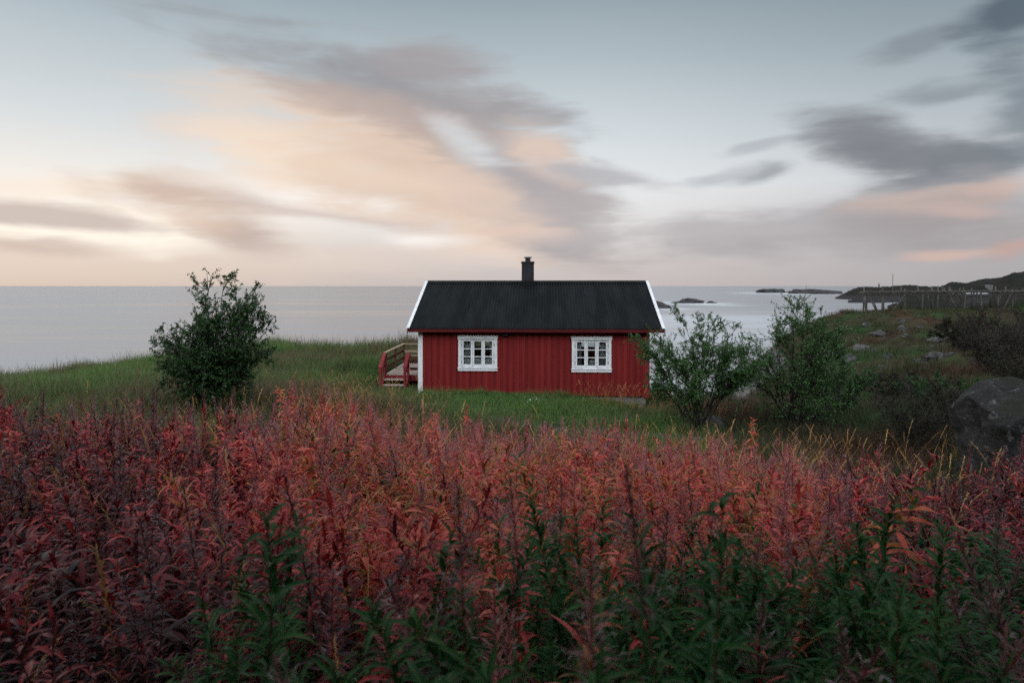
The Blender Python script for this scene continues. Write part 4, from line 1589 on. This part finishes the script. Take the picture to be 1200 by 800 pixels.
def blade(p, d, L, W, droop, stations, fold, rg, base_w=0.25, twist=0.0):
    """a lance-shaped leaf as a small folded strip"""
    d = unit(d)
    up = np.array([0, 0, 1.0])
    s = np.cross(d, up)
    if np.linalg.norm(s) < 1e-3:
        s = np.array([1.0, 0, 0])
    s = unit(s)
    vs, fs = [], []
    pos = np.array(p, float)
    dd = d.copy()
    cols = 3 if fold else 2
    for i in range(stations + 1):
        q = i / stations
        wq = W * (math.sin(math.pi * min(1, q * 0.92 + 0.08) ** 0.8)) if 0 < q < 1 else W * (base_w if q == 0 else 0.04)
        nrm = unit(np.cross(s, dd))
        ss = unit(s + nrm * twist * q)
        if fold:
            vs += [pos - ss * wq / 2 + nrm * wq * 0.22, pos, pos + ss * wq / 2 + nrm * wq * 0.22]
        else:
            vs += [pos - ss * wq / 2, pos + ss * wq / 2]
        pos = pos + dd * L / stations
        dd = unit(dd + np.array([0, 0, -droop / stations]))
    for i in range(stations):
        for c in range(cols - 1):
            a = i * cols + c
            fs.append((a, a + 1, a + cols + 1, a + cols))
    return vs, fs


def fireweed(seed, near=False, hgt=1.05, spike=0.36, leaf=0.115, broad=1.0, nl=None, lean=None, spike_on=True, fluffy=0.0):
    """stem, leaves and seed spike of one plant, growing from the origin"""
    rg = np.random.default_rng(seed)
    stem, lv, sp = LeafSet(), LeafSet(), LeafSet()
    if lean is None:
        lean = rg.normal(0, 0.11, 2) + np.array([0.03, 0])
    n = 9
    path_ = []
    for i in range(n):
        q = i / (n - 1)
        path_.append(np.array([lean[0] * hgt * q ** 1.6 + 0.008 * math.sin(q * 9 + seed), lean[1] * hgt * q ** 1.6 + 0.008 * math.cos(q * 8 + seed), hgt * q]))
    path_ = np.array(path_)

    def at(q):
        f = min(max(q, 0), 1) * (n - 1)
        i = min(int(f), n - 2)
        return path_[i] + (path_[i + 1] - path_[i]) * (f - i)
    tb = MB()
    tb.tube(path_, [(0.0042 if near else 0.003) * (1 - 0.8 * i / (n - 1)) + 0.0006 for i in range(n)], 5 if near else 3, False)
    stem.add(tb.v, tb.f, 0.5, 0.5)
    top_leaf = 1 - spike / hgt * 0.75 if spike_on else 1.0
    nl = nl or (70 if near else 58)
    for k in range(nl):
        q = 0.18 + (top_leaf - 0.18) * (k + rg.uniform(0, 1)) / nl
        a = k * 2.39996 + rg.uniform(-.4, .4)
        p = at(q)
        rel = (q - 0.18) / (top_leaf - 0.18)
        el_ = 0.10 + 0.70 * rel + rg.normal(0, 0.30)
        d = np.array([math.cos(a) * math.cos(el_), math.sin(a) * math.cos(el_), math.sin(el_)])
        L = leaf * (1.12 - 0.55 * rel ** 1.6) * rg.uniform(0.6, 1.35)
        W = L * 0.20 * broad * rg.uniform(0.8, 1.25)
        V_, F_ = blade(p, d, L, W, rg.uniform(0.4, 2.2), 5 if near else 3, near, rg, twist=rg.uniform(-.5, .5))
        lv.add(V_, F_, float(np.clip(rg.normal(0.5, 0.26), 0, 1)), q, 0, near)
    if spike_on:
        ns = 84 if near else 78
        q0 = 1 - spike / hgt
        for k in range(ns):
            q = q0 + (1 - q0) * (k + rg.uniform(0, 1)) / ns
            rel = (q - q0) / (1 - q0)
            a = k * 2.39996 + rg.uniform(-.5, .5)
            p = at(q)
            el_ = 0.25 + 0.6 * rel + rg.normal(0, 0.2)
            d = np.array([math.cos(a) * math.cos(el_), math.sin(a) * math.cos(el_), math.sin(el_)])
            L = (0.085 * (1 - 0.78 * rel) + 0.008) * rg.uniform(0.7, 1.2)
            V_, F_ = blade(p, d, L, 0.005 if near else 0.0066, rg.uniform(-0.9, 0.5), 3 if near else 2, False, rg, base_w=0.6)
            sp.add(V_, F_, rg.uniform(0, 1), q, 0)
            if rg.random() < fluffy:
                for _ in range(3):
                    d3 = unit(d + rg.normal(0, 0.7, 3))
                    V_, F_ = blade(p + d * L * rg.uniform(.3, 1), d3, 0.022, 0.0045, 0.3, 2, False, rg, base_w=0.6)
                    sp.add(V_, F_, rg.uniform(0, 1), q, 1)
    return stem, lv, sp


SPMATS = [M['fw_spike'], M['fw_fluff']]


def hidden_collection(name, objs):
    c = bpy.data.collections.new(name)
    for o in objs:
        c.objects.link(o)
    return c


def scatter(name, pts, rot, scl, pick, tint, protos, label=None, cat=None):
    """one object of uncountable growth: instances of the given shapes on points"""
    me = bpy.data.meshes.new(name)
    me.from_pydata([tuple(p) for p in pts], [], [])
    n = len(pts)
    a = me.attributes.new('rot', 'FLOAT_VECTOR', 'POINT')
    a.data.foreach_set('vector', np.asarray(rot, np.float32).ravel())
    a = me.attributes.new('scl', 'FLOAT_VECTOR', 'POINT')
    a.data.foreach_set('vector', np.asarray(scl, np.float32).ravel())
    a = me.attributes.new('pick', 'INT', 'POINT')
    a.data.foreach_set('value', np.asarray(pick, np.int32))
    a = me.attributes.new('tint', 'FLOAT', 'POINT')
    a.data.foreach_set('value', np.asarray(tint, np.float32))
    o = bpy.data.objects.new(name, me)
    COL.objects.link(o)
    colc = hidden_collection(name + '_shapes', protos)
    g = bpy.data.node_groups.new(name + '_nodes', 'GeometryNodeTree')
    g.interface.new_socket('Geometry', in_out='INPUT', socket_type='NodeSocketGeometry')
    g.interface.new_socket('Geometry', in_out='OUTPUT', socket_type='NodeSocketGeometry')
    gi = g.nodes.new('NodeGroupInput')
    go = g.nodes.new('NodeGroupOutput')
    ci = g.nodes.new('GeometryNodeCollectionInfo')
    ci.inputs['Collection'].default_value = colc
    ci.inputs['Separate Children'].default_value = True
    ci.inputs['Reset Children'].default_value = True
    ip = g.nodes.new('GeometryNodeInstanceOnPoints')
    ip.inputs['Pick Instance'].default_value = True

    def named(nm, ty):
        x = g.nodes.new('GeometryNodeInputNamedAttribute')
        x.data_type = ty
        x.inputs[0].default_value = nm
        return x.outputs[0]
    er = g.nodes.new('FunctionNodeEulerToRotation')
    L = g.links.new
    L(named('rot', 'FLOAT_VECTOR'), er.inputs[0])
    L(gi.outputs[0], ip.inputs['Points'])
    L(ci.outputs[0], ip.inputs['Instance'])
    L(named('pick', 'INT'), ip.inputs['Instance Index'])
    L(er.outputs[0], ip.inputs['Rotation'])
    L(named('scl', 'FLOAT_VECTOR'), ip.inputs['Scale'])
    L(ip.outputs[0], go.inputs[0])
    md = o.modifiers.new('scatter', 'NODES')
    md.node_group = g
    tag(o, label, cat, kind='stuff')
    return o


# --- where the fireweed stands
def jitter_grid(xa, xb, ya, yb, s, rg):
    xs = np.arange(xa, xb, s)
    ys = np.arange(ya, yb, s)
    X, Y = np.meshgrid(xs, ys)
    X = X + rg.uniform(-.5, .5, X.shape) * s
    Y = Y + rg.uniform(-.5, .5, Y.shape) * s
    return X.ravel(), Y.ravel()


rgf = np.random.default_rng(77)
fx, fy = jitter_grid(-12, 11.5, -1.2, 15.5, 0.185, rgf)
fu = fx / np.maximum(fy, 0.6)
ymax = np.interp(fu, [-1.2, -0.75, -0.5, -0.25, 0.0, 0.2, 0.35, 0.5, 0.62, 0.75, 1.1], [10.8, 11.4, 10.4, 10.9, 12.1, 12.4, 11.6, 11.2, 9.8, 9.0, 8.5])
ymax = ymax + 1.6 * fbm(fx * 0.6, fy * 0.6, 51, 2)
tail = np.exp(-np.clip(fy - ymax, 0, 9) / 0.5) * 0.75
keep = rgf.uniform(0, 1, fx.shape) < np.where(fy < ymax, 1.0, tail)
keep &= (np.abs(fx) < np.maximum(fy, 0) * 0.80 + 2.0)
keep &= ~((fy < 0.75) & (np.abs(fx) < 0.45))
keep &= ~((fx - 9.55) ** 2 + (fy - 11.9) ** 2 < 2.1 ** 2)
# gaps where dark stems and shade show
gap = fbm(fx * 1.4, fy * 1.4, 61, 2)
keep &= rgf.uniform(0, 1, fx.shape) > sstep(gap, 0.16, 0.45) * 0.8
ux, uy = jitter_grid(-7, 7, -1.0, 5.5, 0.20, rgf)
ok_ = (np.abs(ux) < np.maximum(uy, 0) * 0.80 + 1.5) & ~((uy < 0.75) & (np.abs(ux) < 0.45))
ux, uy = ux[ok_], uy[ok_]
vx, vy = jitter_grid(0.1, 4.6, 0.9, 4.6, 0.17, rgf)
ok_ = (vx / vy > 0.10) & (vx / vy < 0.85) & ~((vy < 0.9) & (np.abs(vx) < 0.45))
ux = np.concatenate([ux, vx[ok_]])
uy = np.concatenate([uy, vy[ok_]])
# an outlying rusty patch near the deck
ex = rgf.normal(-3.7, 0.5, 34)
ey = rgf.normal(14.2, 0.7, 34)
nlow = len(ux)
fx = np.concatenate([fx[keep], ex, ux])
fy = np.concatenate([fy[keep], ey, uy])
fu = fx / np.maximum(fy, 0.6)
fz = height(fx, fy)


def fw_tint(x, y, u, rg):
    # 0 green .. 0.42 orange .. 0.62 red .. 1 maroon
    t = 0.61 + 0.14 * fbm(x * 0.7, y * 0.7, 71, 2) + rg.normal(0, 0.055, x.shape)
    odd_ = rg.uniform(0, 1, x.shape)
    t = np.where(odd_ < 0.05, 0.42, np.where(odd_ > 0.93, 0.92, t))
    side = sstep(-u, 0.22, 0.62)
    t = t + side * 0.38  # vignette put into leaf colour: darker maroon toward the left
    t = t + sstep(u, 0.34, 0.68) * 0.42  # same edge darkening painted in toward the right
    front = sstep(-(y + 0.9 * fbm(x * 1.1, y * 1.1, 73, 2)), -3.2, -2.0)
    rfront = sstep(x - 0.05 + 0.5 * fbm(x * 1.3, y * 1.3, 75, 2), 0.0, 0.5) * sstep(-(y + 2.0 * fbm(x * 0.9, y * 0.9, 76, 2)), -4.9, -3.3)
    lfront = sstep(-u, -0.05, 0.35) * sstep(-y, -5.5, -2.4)
    t = t + lfront * 0.30  # front-left shading put into leaf colour as maroon
    g = np.maximum(front * (0.9 - 0.35 * sstep(-u, 0.15, 0.5)), rfront)
    green = 0.12 + rg.normal(0, 0.06, x.shape)
    odd = rg.uniform(0, 1, x.shape)
    green = np.where(odd < 0.09, 0.37, green)
    green = np.where((odd > 0.95), 0.88, green)
    pick_g = rg.uniform(0, 1, x.shape) < g
    t = np.where(pick_g, green, t)
    return np.clip(t, 0.02, 1.0), pick_g


ft, fgreen = fw_tint(fx, fy, fu, rgf)
fs = rgf.normal(1.0, 0.13, fx.shape) * (1 + 0.42 * fbm(fx * 1.1, fy * 1.1, 81, 2))
fs = np.clip(fs, 0.6, 1.3) * (1 - 0.14 * sstep(-fu, 0.45, 0.7)) * (1 - 0.12 * sstep(-fy, -2.2, -1.2))
fs[-nlow:] *= rgf.uniform(0.62, 0.88, nlow)
fs = np.where(fgreen & (fy > 2.3), fs * 0.9, fs)
# green plants in front stand without a spike more often, and a bit lower beyond the first metres
NEARV = 10
near_parts = []
for k in range(NEARV):
    green_kind = k >= 6
    st, lv, sp = fireweed(200 + k, True, hgt=1.05, spike=0.34 if not green_kind else 0.26, leaf=0.112 if not green_kind else 0.135,
                          broad=0.9, nl=78 if not green_kind else 110, spike_on=k in (0, 2, 4, 6), fluffy=0.10)
    a = st.build('stem', [M['fw_stem']])
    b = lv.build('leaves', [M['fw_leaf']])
    c = sp.build('seed_spike', SPMATS) if sp.n else None
    near_parts.append((a, b, c))
FARV = 14
far_protos = []
for k in range(FARV):
    st, lv, sp = fireweed(300 + k, False, hgt=[1.05, 1.0, 1.12, 0.95, 1.1, .82, .88, .74, .9, .84, .7, .95, .6, .78][k], spike=([.34, .28, .38, .24, .32] + [.3] * 9)[k], leaf=0.15,
                          nl=66 if k < 5 else 84, spike_on=k in (0, 1, 2, 3, 4), fluffy=0.28 if k % 2 else 0.08,
                          lean=None if k < 11 else RNG.normal(0.1, 0.42, 2))
    al = LeafSet()
    for s_, mo in ((st, 0), (lv, 1), (sp, 2)):
        al.v += s_.v
        al.f += [tuple(i + al.n for i in f) for f in s_.f]
        al.mi += [m_ + mo for m_ in s_.mi]
        al.rnd += s_.rnd
        al.hgt += s_.hgt
        al.mid += s_.mid
        al.n += s_.n
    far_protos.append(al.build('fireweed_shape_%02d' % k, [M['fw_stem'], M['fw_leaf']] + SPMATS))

# the 290 that show largest become plants of their own
inview = (fy > 0.85) & (np.abs(fu) < 0.76)
topz = fz + fs * 1.05
seen = inview & ((H - topz) / np.maximum(fy, .3) * F + 335 < 800)
order = np.argsort(np.where(seen, fy, 1e9))
NIND = 286
ind = order[:NIND]
rest = np.ones(len(fx), bool)
rest[ind] = False

FW_LABEL = {  # maroon kinds include plants darkened by the painted edge shading
    'red_bare': ('leafy red fireweed without a seed spike in the near meadow', 'leafy red fireweed in the near meadow'),
    'maroon_bare': ('leafy dark maroon fireweed without a seed spike in the near meadow', 'leafy maroon fireweed in the near meadow'),
    'green': ('green leaved fireweed stem in the dark front row of the meadow', 'green fireweed in the front of the meadow'),
    'bare': ('green leaved plant without a seed spike in the front of the meadow', 'green plants without spikes'),
    'red': ('red leaved fireweed with feathery seed spike in the near meadow', 'red fireweed in the near meadow'),
    'maroon': ('dark maroon fireweed with dull leaves in the near meadow', 'maroon fireweed in the near meadow'),
    'orange': ('fireweed turning orange among the near plants of the meadow', 'orange fireweed in the near meadow'),
}


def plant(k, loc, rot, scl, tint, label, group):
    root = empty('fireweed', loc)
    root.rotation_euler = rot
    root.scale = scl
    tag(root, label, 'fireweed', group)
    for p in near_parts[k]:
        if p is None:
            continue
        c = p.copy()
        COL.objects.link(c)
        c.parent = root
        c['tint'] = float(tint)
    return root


for i in ind:
    t = ft[i]
    if fgreen[i] and t < 0.3:
        k = int(rgf.choice([6, 7, 8, 9]))
        key = 'bare' if k != 6 else 'green'
    else:
        k = int(rgf.integers(0, 6))
        bare_top = k in (1, 3, 5)
        key = 'orange' if t < 0.45 else ('red' if t < 0.76 else 'maroon')
        if bare_top and key != 'orange':
            key += '_bare'
    lab, grp = FW_LABEL[key]
    lw = 0.20 if fgreen[i] else 0.12
    plant(k, (fx[i], fy[i], fz[i] - 0.03), (rgf.normal(0, lw), rgf.normal(0.05, lw), rgf.uniform(0, 6.28)), (fs[i],) * 3, t, lab, grp)

# a few that stand out close to the camera
HERO = [  # px of the top, py of the top, distance, lean x, tint, kind, label
    (742, 548, 1.55, (-0.10, 0.0), 0.10, 6, 'tallest blurred green fireweed with a grey pink spike, right of centre'),
    (536, 572, 1.75, (-0.06, 0.0), 0.20, 8, 'tall blurred fireweed with mauve spike over an orange leaf, near the middle'),
    (688, 632, 1.45, (-0.02, 0.0), 0.30, 6, 'shorter mauve spiked fireweed with orange leaves below the tallest one'),
    (845, 585, 1.70, (0.03, 0.0), 0.06, 9, 'leafy deep green plant right of the tallest fireweed'),
    (600, 560, 2.60, (-0.03, 0.0), 0.72, 2, 'pinkish spiked fireweed standing above the red plants in the middle'),
]
for n_, (px, py, Y, lean, t, k, lab) in enumerate(HERO):
    xt = (px - 600) / F * Y
    zt = H - (py - 335) / F * Y
    xb = xt - lean[0] * 1.4
    zb_ = hz(xb, Y) - 0.03
    hh = zt - zb_
    st, lv, sp = fireweed(500 + n_, True, hgt=hh, spike=0.34, leaf=0.125, broad=0.95, nl=90, lean=np.array(lean), spike_on=n_ != 3, fluffy=0.2)
    root = empty('fireweed', (xb, Y, zb_))
    tag(root, lab, 'fireweed', 'fireweed standing out near the camera')
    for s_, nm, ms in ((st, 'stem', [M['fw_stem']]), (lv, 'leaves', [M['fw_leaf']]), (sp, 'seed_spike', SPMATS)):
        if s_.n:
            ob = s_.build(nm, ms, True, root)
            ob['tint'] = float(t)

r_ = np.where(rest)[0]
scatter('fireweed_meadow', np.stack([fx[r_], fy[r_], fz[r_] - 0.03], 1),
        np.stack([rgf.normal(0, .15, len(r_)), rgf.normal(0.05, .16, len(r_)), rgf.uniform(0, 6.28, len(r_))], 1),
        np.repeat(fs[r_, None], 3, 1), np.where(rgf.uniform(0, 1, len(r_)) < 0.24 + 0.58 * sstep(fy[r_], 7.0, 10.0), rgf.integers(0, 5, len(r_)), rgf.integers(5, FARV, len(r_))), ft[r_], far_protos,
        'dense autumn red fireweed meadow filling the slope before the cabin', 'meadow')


# --- tall golden grass in the meadow
def gold_stalk(seed, h=1.25, droop=1.0):
    rg = np.random.default_rng(seed)
    ls = LeafSet()
    n = 12
    pts = []
    d = np.array([0.06, 0.0, 1.0])
    p = np.zeros(3)
    for i in range(n):
        pts.append(p.copy())
        q = i / n
        d = unit(d + np.array([0.05 + 0.34 * droop * max(0, q - 0.62), 0, -0.30 * droop * max(0, q - 0.68)]))
        p = p + d * h / n
    tb = MB()
    tb.tube(pts, [0.0028 * (1 - 0.6 * i / (n - 1)) for i in range(n)], 3, False)
    ls.add(tb.v, tb.f, 0.5, 0.4)
    for k in range(26):
        q = 0.76 + 0.24 * k / 26
        f = q * (n - 1)
        i = min(int(f), n - 2)
        pp = pts[i] + (pts[i + 1] - pts[i]) * (f - i)
        dd = unit(pts[i + 1] - pts[i]) + rg.normal(0, 0.22, 3)
        V_, F_ = blade(pp, dd, 0.05 * rg.uniform(.6, 1.2), 0.0075, 0.8, 2, False, rg, base_w=0.5)
        ls.add(V_, F_, rg.uniform(0, 1), 0.9)
    for k in range(4):
        q = rg.uniform(0.1, 0.5)
        i = int(q * n)
        a = rg.uniform(0, 6.28)
        V_, F_ = blade(pts[i], np.array([math.cos(a) * .5, math.sin(a) * .5, 1.0]), rg.uniform(0.25, 0.45), 0.006, 1.6, 5, False, rg, base_w=0.9)
        ls.add(V_, F_, rg.uniform(0, 1), 0.2)
    return ls.build('gold_stalk_%02d' % seed, [M['gold']])


gp = [gold_stalk(k, 1.2 + 0.08 * (k % 3), [1.0, 1.5, 0.6, 1.2, 0.4, 1.8][k]) for k in range(6)]
gx_, gy_ = jitter_grid(-10, 9, 2.0, 14.5, 0.30, rgf)
dens = sstep(fbm(gx_ * 0.8, gy_ * 0.8, 91, 2), -0.12, 0.32) * 0.95
gu = gx_ / np.maximum(gy_, .5)
ok = (rgf.uniform(0, 1, gx_.shape) < dens) & (np.abs(gu) < 0.85) & (gy_ < 12.6)
ok &= ~((gx_ > 0.2) & (gy_ < 4.0))
gx_, gy_ = gx_[ok], gy_[ok]
# clumps by the cabin's right end, by the gully shrub and left of the deck
for (cx_, cy_, sx_2, sy_2, nn) in ((3.6, 21.0, 0.8, 0.4, 110), (5.2, 19.6, 0.6, 0.6, 50), (3.6, 14.2, 1.0, 0.7, 90), (6.0, 15.0, 0.9, 0.6, 60), (-3.9, 15.8, 1.0, 1.4, 260),
                                   (-4.6, 18.5, 1.2, 1.3, 160), (8.5, 14.0, 1.2, 0.8, 40), (0.0, 12.3, 2.5, 0.8, 110), (3.0, 10.8, 1.4, 1.0, 130), (0.5, 8.5, 1.5, 1.0, 70), (-2.2, 9.0, 0.8, 0.8, 60)):
    gx_ = np.concatenate([gx_, rgf.normal(cx_, sx_2, nn)])
    gy_ = np.concatenate([gy_, rgf.normal(cy_, sy_2, nn)])
mx_ = rgf.uniform(-28, 0, 1500)
my_ = rgf.uniform(13, 42, 1500)
ok = (fbm(mx_ * 0.3, my_ * 0.3, 95, 2) > 0.02) & (np.abs(mx_) < my_ * 0.8) & ~((mx_ > -5) & (my_ > 18))
gx_ = np.concatenate([gx_, mx_[ok]])
gy_ = np.concatenate([gy_, my_[ok]])
ok = ~((gy_ > 21.75) & (gx_ > -3.4) & (gx_ < 4.9))
ok &= ~((gx_ > -5.0) & (gx_ < -3.0) & (gy_ > 20.5) & (gy_ < 29))
gx_, gy_ = gx_[ok], gy_[ok]
n_ = len(gx_)
sc_ = rgf.uniform(0.75, 1.12, n_) * np.where(gy_ > 14, 0.70, 1.0)
gsh = 0.5 - 0.35 * sstep(-gx_ / np.maximum(gy_, .5), 0.3, 0.65) - 0.2 * sstep(gy_, 13.5, 16) * (gx_ < -5)
scatter('golden_grass', np.stack([gx_, gy_, height(gx_, gy_) - 0.02], 1),
        np.stack([rgf.normal(0, .08, n_), rgf.normal(0, .08, n_), rgf.choice([0.0, math.pi], n_, p=[.6, .4]) + rgf.normal(0, 0.7, n_)], 1),
        np.repeat(sc_[:, None], 3, 1), rgf.integers(0, 6, n_), np.clip(gsh + rgf.normal(0, .12, n_), 0, 1), gp,
        'tall golden grass stalks with drooping seed heads among the fireweed', 'grass')


# --- grass
def tuft(seed, nb, h, r, w_, lean_=0.5, name='tuft', mat='grass'):
    rg = np.random.default_rng(seed)
    ls = LeafSet()
    for k in range(nb):
        a = rg.uniform(0, 6.28)
        rr = r * math.sqrt(rg.uniform(0, 1))
        p = np.array([rr * math.cos(a), rr * math.sin(a), 0])
        a2 = rg.uniform(0, 6.28)
        d = np.array([math.cos(a2) * lean_ * rg.uniform(.2, 1) + 0.12, math.sin(a2) * lean_ * rg.uniform(.2, 1), 1.0])
        V_, F_ = blade(p, d, h * rg.uniform(0.55, 1.15), w_ * rg.uniform(.7, 1.3), rg.uniform(0.3, 1.6), 3, False, rg, base_w=0.9)
        ls.add(V_, F_, rg.uniform(0, 1), 0.5)
    return ls.build('%s_%02d' % (name, seed), [M[mat]])


short = [tuft(k, 42, 0.16, 0.20, 0.007, 0.6) for k in range(4)]
longg = [tuft(10 + k, 40, 0.42, 0.22, 0.008, 0.55) for k in range(5)]
hillg = [tuft(30 + k, 46, 0.36, 0.55, 0.018, 0.9, mat='heath_grass') for k in range(4)]
gully = [tuft(40 + k, 40, 0.42, 0.24, 0.009, 0.6, mat='heath_grass') for k in range(4)]
protos = sorted(short + longg + hillg + gully, key=lambda o: o.name)
pick_of = {o.name: i for i, o in enumerate(protos)}
s_idx = [pick_of[o.name] for o in short]
l_idx = [pick_of[o.name] for o in longg]
g_idx = [pick_of[o.name] for o in gully]
h_idx = [pick_of[o.name] for o in hillg]
P_, I_, S2, T2 = [], [], [], []


def house_mask(x, y):
    return (x > -3.15) & (x < 4.55) & (y > 22.0) & (y < 29.2) | ((x > -4.85) & (x < -3.0) & (y > 23.5) & (y < 28.6))


def sow(xa, xb, ya, yb, sp_, idxs, smin, smax, cond):
    X, Y = jitter_grid(xa, xb, ya, yb, sp_, rgf)
    ok = (np.abs(X) < np.maximum(Y, 0) * 0.80 + 2.5) & ~house_mask(X, Y)
    X, Y = X[ok], Y[ok]
    ok = cond(X, Y)
    X, Y = X[ok], Y[ok]
    Z = height(X, Y)
    ok = (Z > 2.3) & (bare_at(X, Y) < 0.55)
    X, Y, Z = X[ok], Y[ok], Z[ok]
    n = len(X)
    P_.append(np.stack([X, Y, Z - 0.02], 1))
    I_.append(rgf.choice(idxs, n))
    s = rgf.uniform(smin, smax, n) * (1 + 0.7 * fbm(X * 0.55, Y * 0.55, 97, 2))
    s = s * (1 - 0.55 * ((X > -5.4) & (X < -2.9) & (Y > 19.5) & (Y < 24.0)))
    S2.append(np.stack([s, s, s * rgf.uniform(.8, 1.25, n)], 1))
    T2.append(np.clip(ground_tint(X, Y) + rgf.normal(0, 0.06, n), 0, 1))


lawnf = lambda X, Y: np.exp(-(((X - 0.6) / 4.4) ** 2 + ((Y - 20.2) / 2.6) ** 2))
sow(-4.5, 6.0, 15.0, 22.3, 0.17, s_idx, 0.8, 1.3, lambda X, Y: (lawnf(X, Y) > 0.30) & (path_dist(X, Y) > 0.30 + 0.5 * fbm(X * 2, Y * 2, 15, 2)))
sow(-3.3, 4.6, 21.7, 22.02, 0.13, l_idx, 0.35, 0.75, lambda X, Y: rgf.uniform(0, 1, X.shape) < 0.75)
sow(-4.2, 5.4, 15.0, 22.0, 0.55, l_idx, 0.4, 0.8, lambda X, Y: (fbm(X * 0.9, Y * 0.9, 94, 2) > 0.0) & (path_dist(X, Y) > 0.45))
sow(-26, 16, 10.5, 30.0, 0.26, l_idx, 0.75, 1.25, lambda X, Y: (lawnf(X, Y) < 0.36) & (path_dist(X, Y) > 0.55) & (X / np.maximum(Y, 1) < 0.31 + 0.05 * fbm(X, Y, 12, 2)) & ~((Y > 24) & (X > 4) & (X < 9)))
sow(2, 18, 10.5, 30.0, 0.26, g_idx, 0.75, 1.3, lambda X, Y: (X / np.maximum(Y, 1) > 0.29 + 0.05 * fbm(X, Y, 12, 2)))
sow(-34, 6, 30.0, 47.0, 0.40, l_idx, 0.9, 1.5, lambda X, Y: X < 4)
sow(5, 62, 22.0, 90.0, 0.62, h_idx, 0.7, 1.3, lambda X, Y: (X / Y > 0.28) & ((Y > 29.9) | (X > 16)))
sow(-30, 3, 13.5, 46.0, 0.85, l_idx, 1.15, 1.9, lambda X, Y: (lawnf(X, Y) < 0.2) & (fbm(X * 0.35, Y * 0.35, 99, 2) > 0.0) & ~((Y > 21) & (X > -3.6)))
T2[-1] = np.clip(T2[-1] + rgf.normal(0.12, 0.12, len(T2[-1])), 0, 1)
sow(8, 40, 14, 60.0, 0.95, g_idx, 1.2, 2.0, lambda X, Y: (X / Y > 0.33) & (fbm(X * 0.35, Y * 0.35, 98, 2) > 0.05))
T2[-1] = np.clip(T2[-1] + rgf.normal(0.12, 0.15, len(T2[-1])), 0, 1)
P_ = np.concatenate(P_)
I_ = np.concatenate(I_)
S2 = np.concatenate(S2)
T2 = np.concatenate(T2)
n_ = len(P_)
scatter('grass', P_, np.stack([rgf.normal(0, .08, n_), rgf.normal(0, .08, n_), rgf.uniform(0, 6.28, n_)], 1), S2, I_, T2, protos,
        'grass covering the slope around the cabin and the rocky hill', 'grass')

# a few white daisies on the lawn
for k, (px, py) in enumerate(((621, 474), (624, 473), (628, 474.5), (618, 476), (632, 472.5))):
    X, Y, Z = hit(px, py)
    f = MB()
    for j in range(9):
        a = j * 2 * math.pi / 9
        f.add([(0.012 * math.cos(a), 0.012 * math.sin(a), 0.20), (0.04 * math.cos(a - .25), 0.04 * math.sin(a - .25), 0.205),
               (0.05 * math.cos(a), 0.05 * math.sin(a), 0.208), (0.04 * math.cos(a + .25), 0.04 * math.sin(a + .25), 0.205)], [(0, 1, 2, 3)])
    f.tube([(0, 0, -0.02), (0.004, 0, 0.2)], 0.003, 4)
    o = f.build('daisy', M['white_flower'])
    o.location = (X, Y, Z)
    o.rotation_euler = (0.7, 0, k)
    o.scale = (0.5, 0.5, 1.0)
    tag(o, 'small white daisy in the lawn below the left window', 'flower', 'white daisies in the lawn')

# two unseen trees added behind the camera: their crowns shade the front of the meadow
shrub('added_shade_tree', (-4.4, -1.2, hz(-4.4, -1.2)), 8.2, 8.0, 'added shade tree out of view, left of the viewpoint', 61, lf_dark, stems=20, leaf=0.32, per_twig=8, twigs=6, subs=10, low=0.42,
      cat='tree', tops=[(1.5, 2.4, 6.2), (3.6, 2.0, 6.6), (3.6, -1, 6.8), (0, 3.2, 5.5), (4.2, .6, 6.2), (2.4, 1, 7.2), (2.6, 3.0, 6.6)])
shrub('added_shade_tree', (4.6, -1.0, hz(4.6, -1.0)), 8.2, 8.0, 'added shade tree out of view, right of the viewpoint', 62, lf_dark, stems=20, leaf=0.32, per_twig=8, twigs=6, subs=10, low=0.42,
      cat='tree', tops=[(-1.5, 2.4, 6.2), (-3.6, 2.0, 6.6), (-3.6, -1, 6.8), (0, 3.2, 5.5), (-4.2, .6, 6.2), (-2.4, 1, 7.2), (-2.6, 3.0, 6.6)])
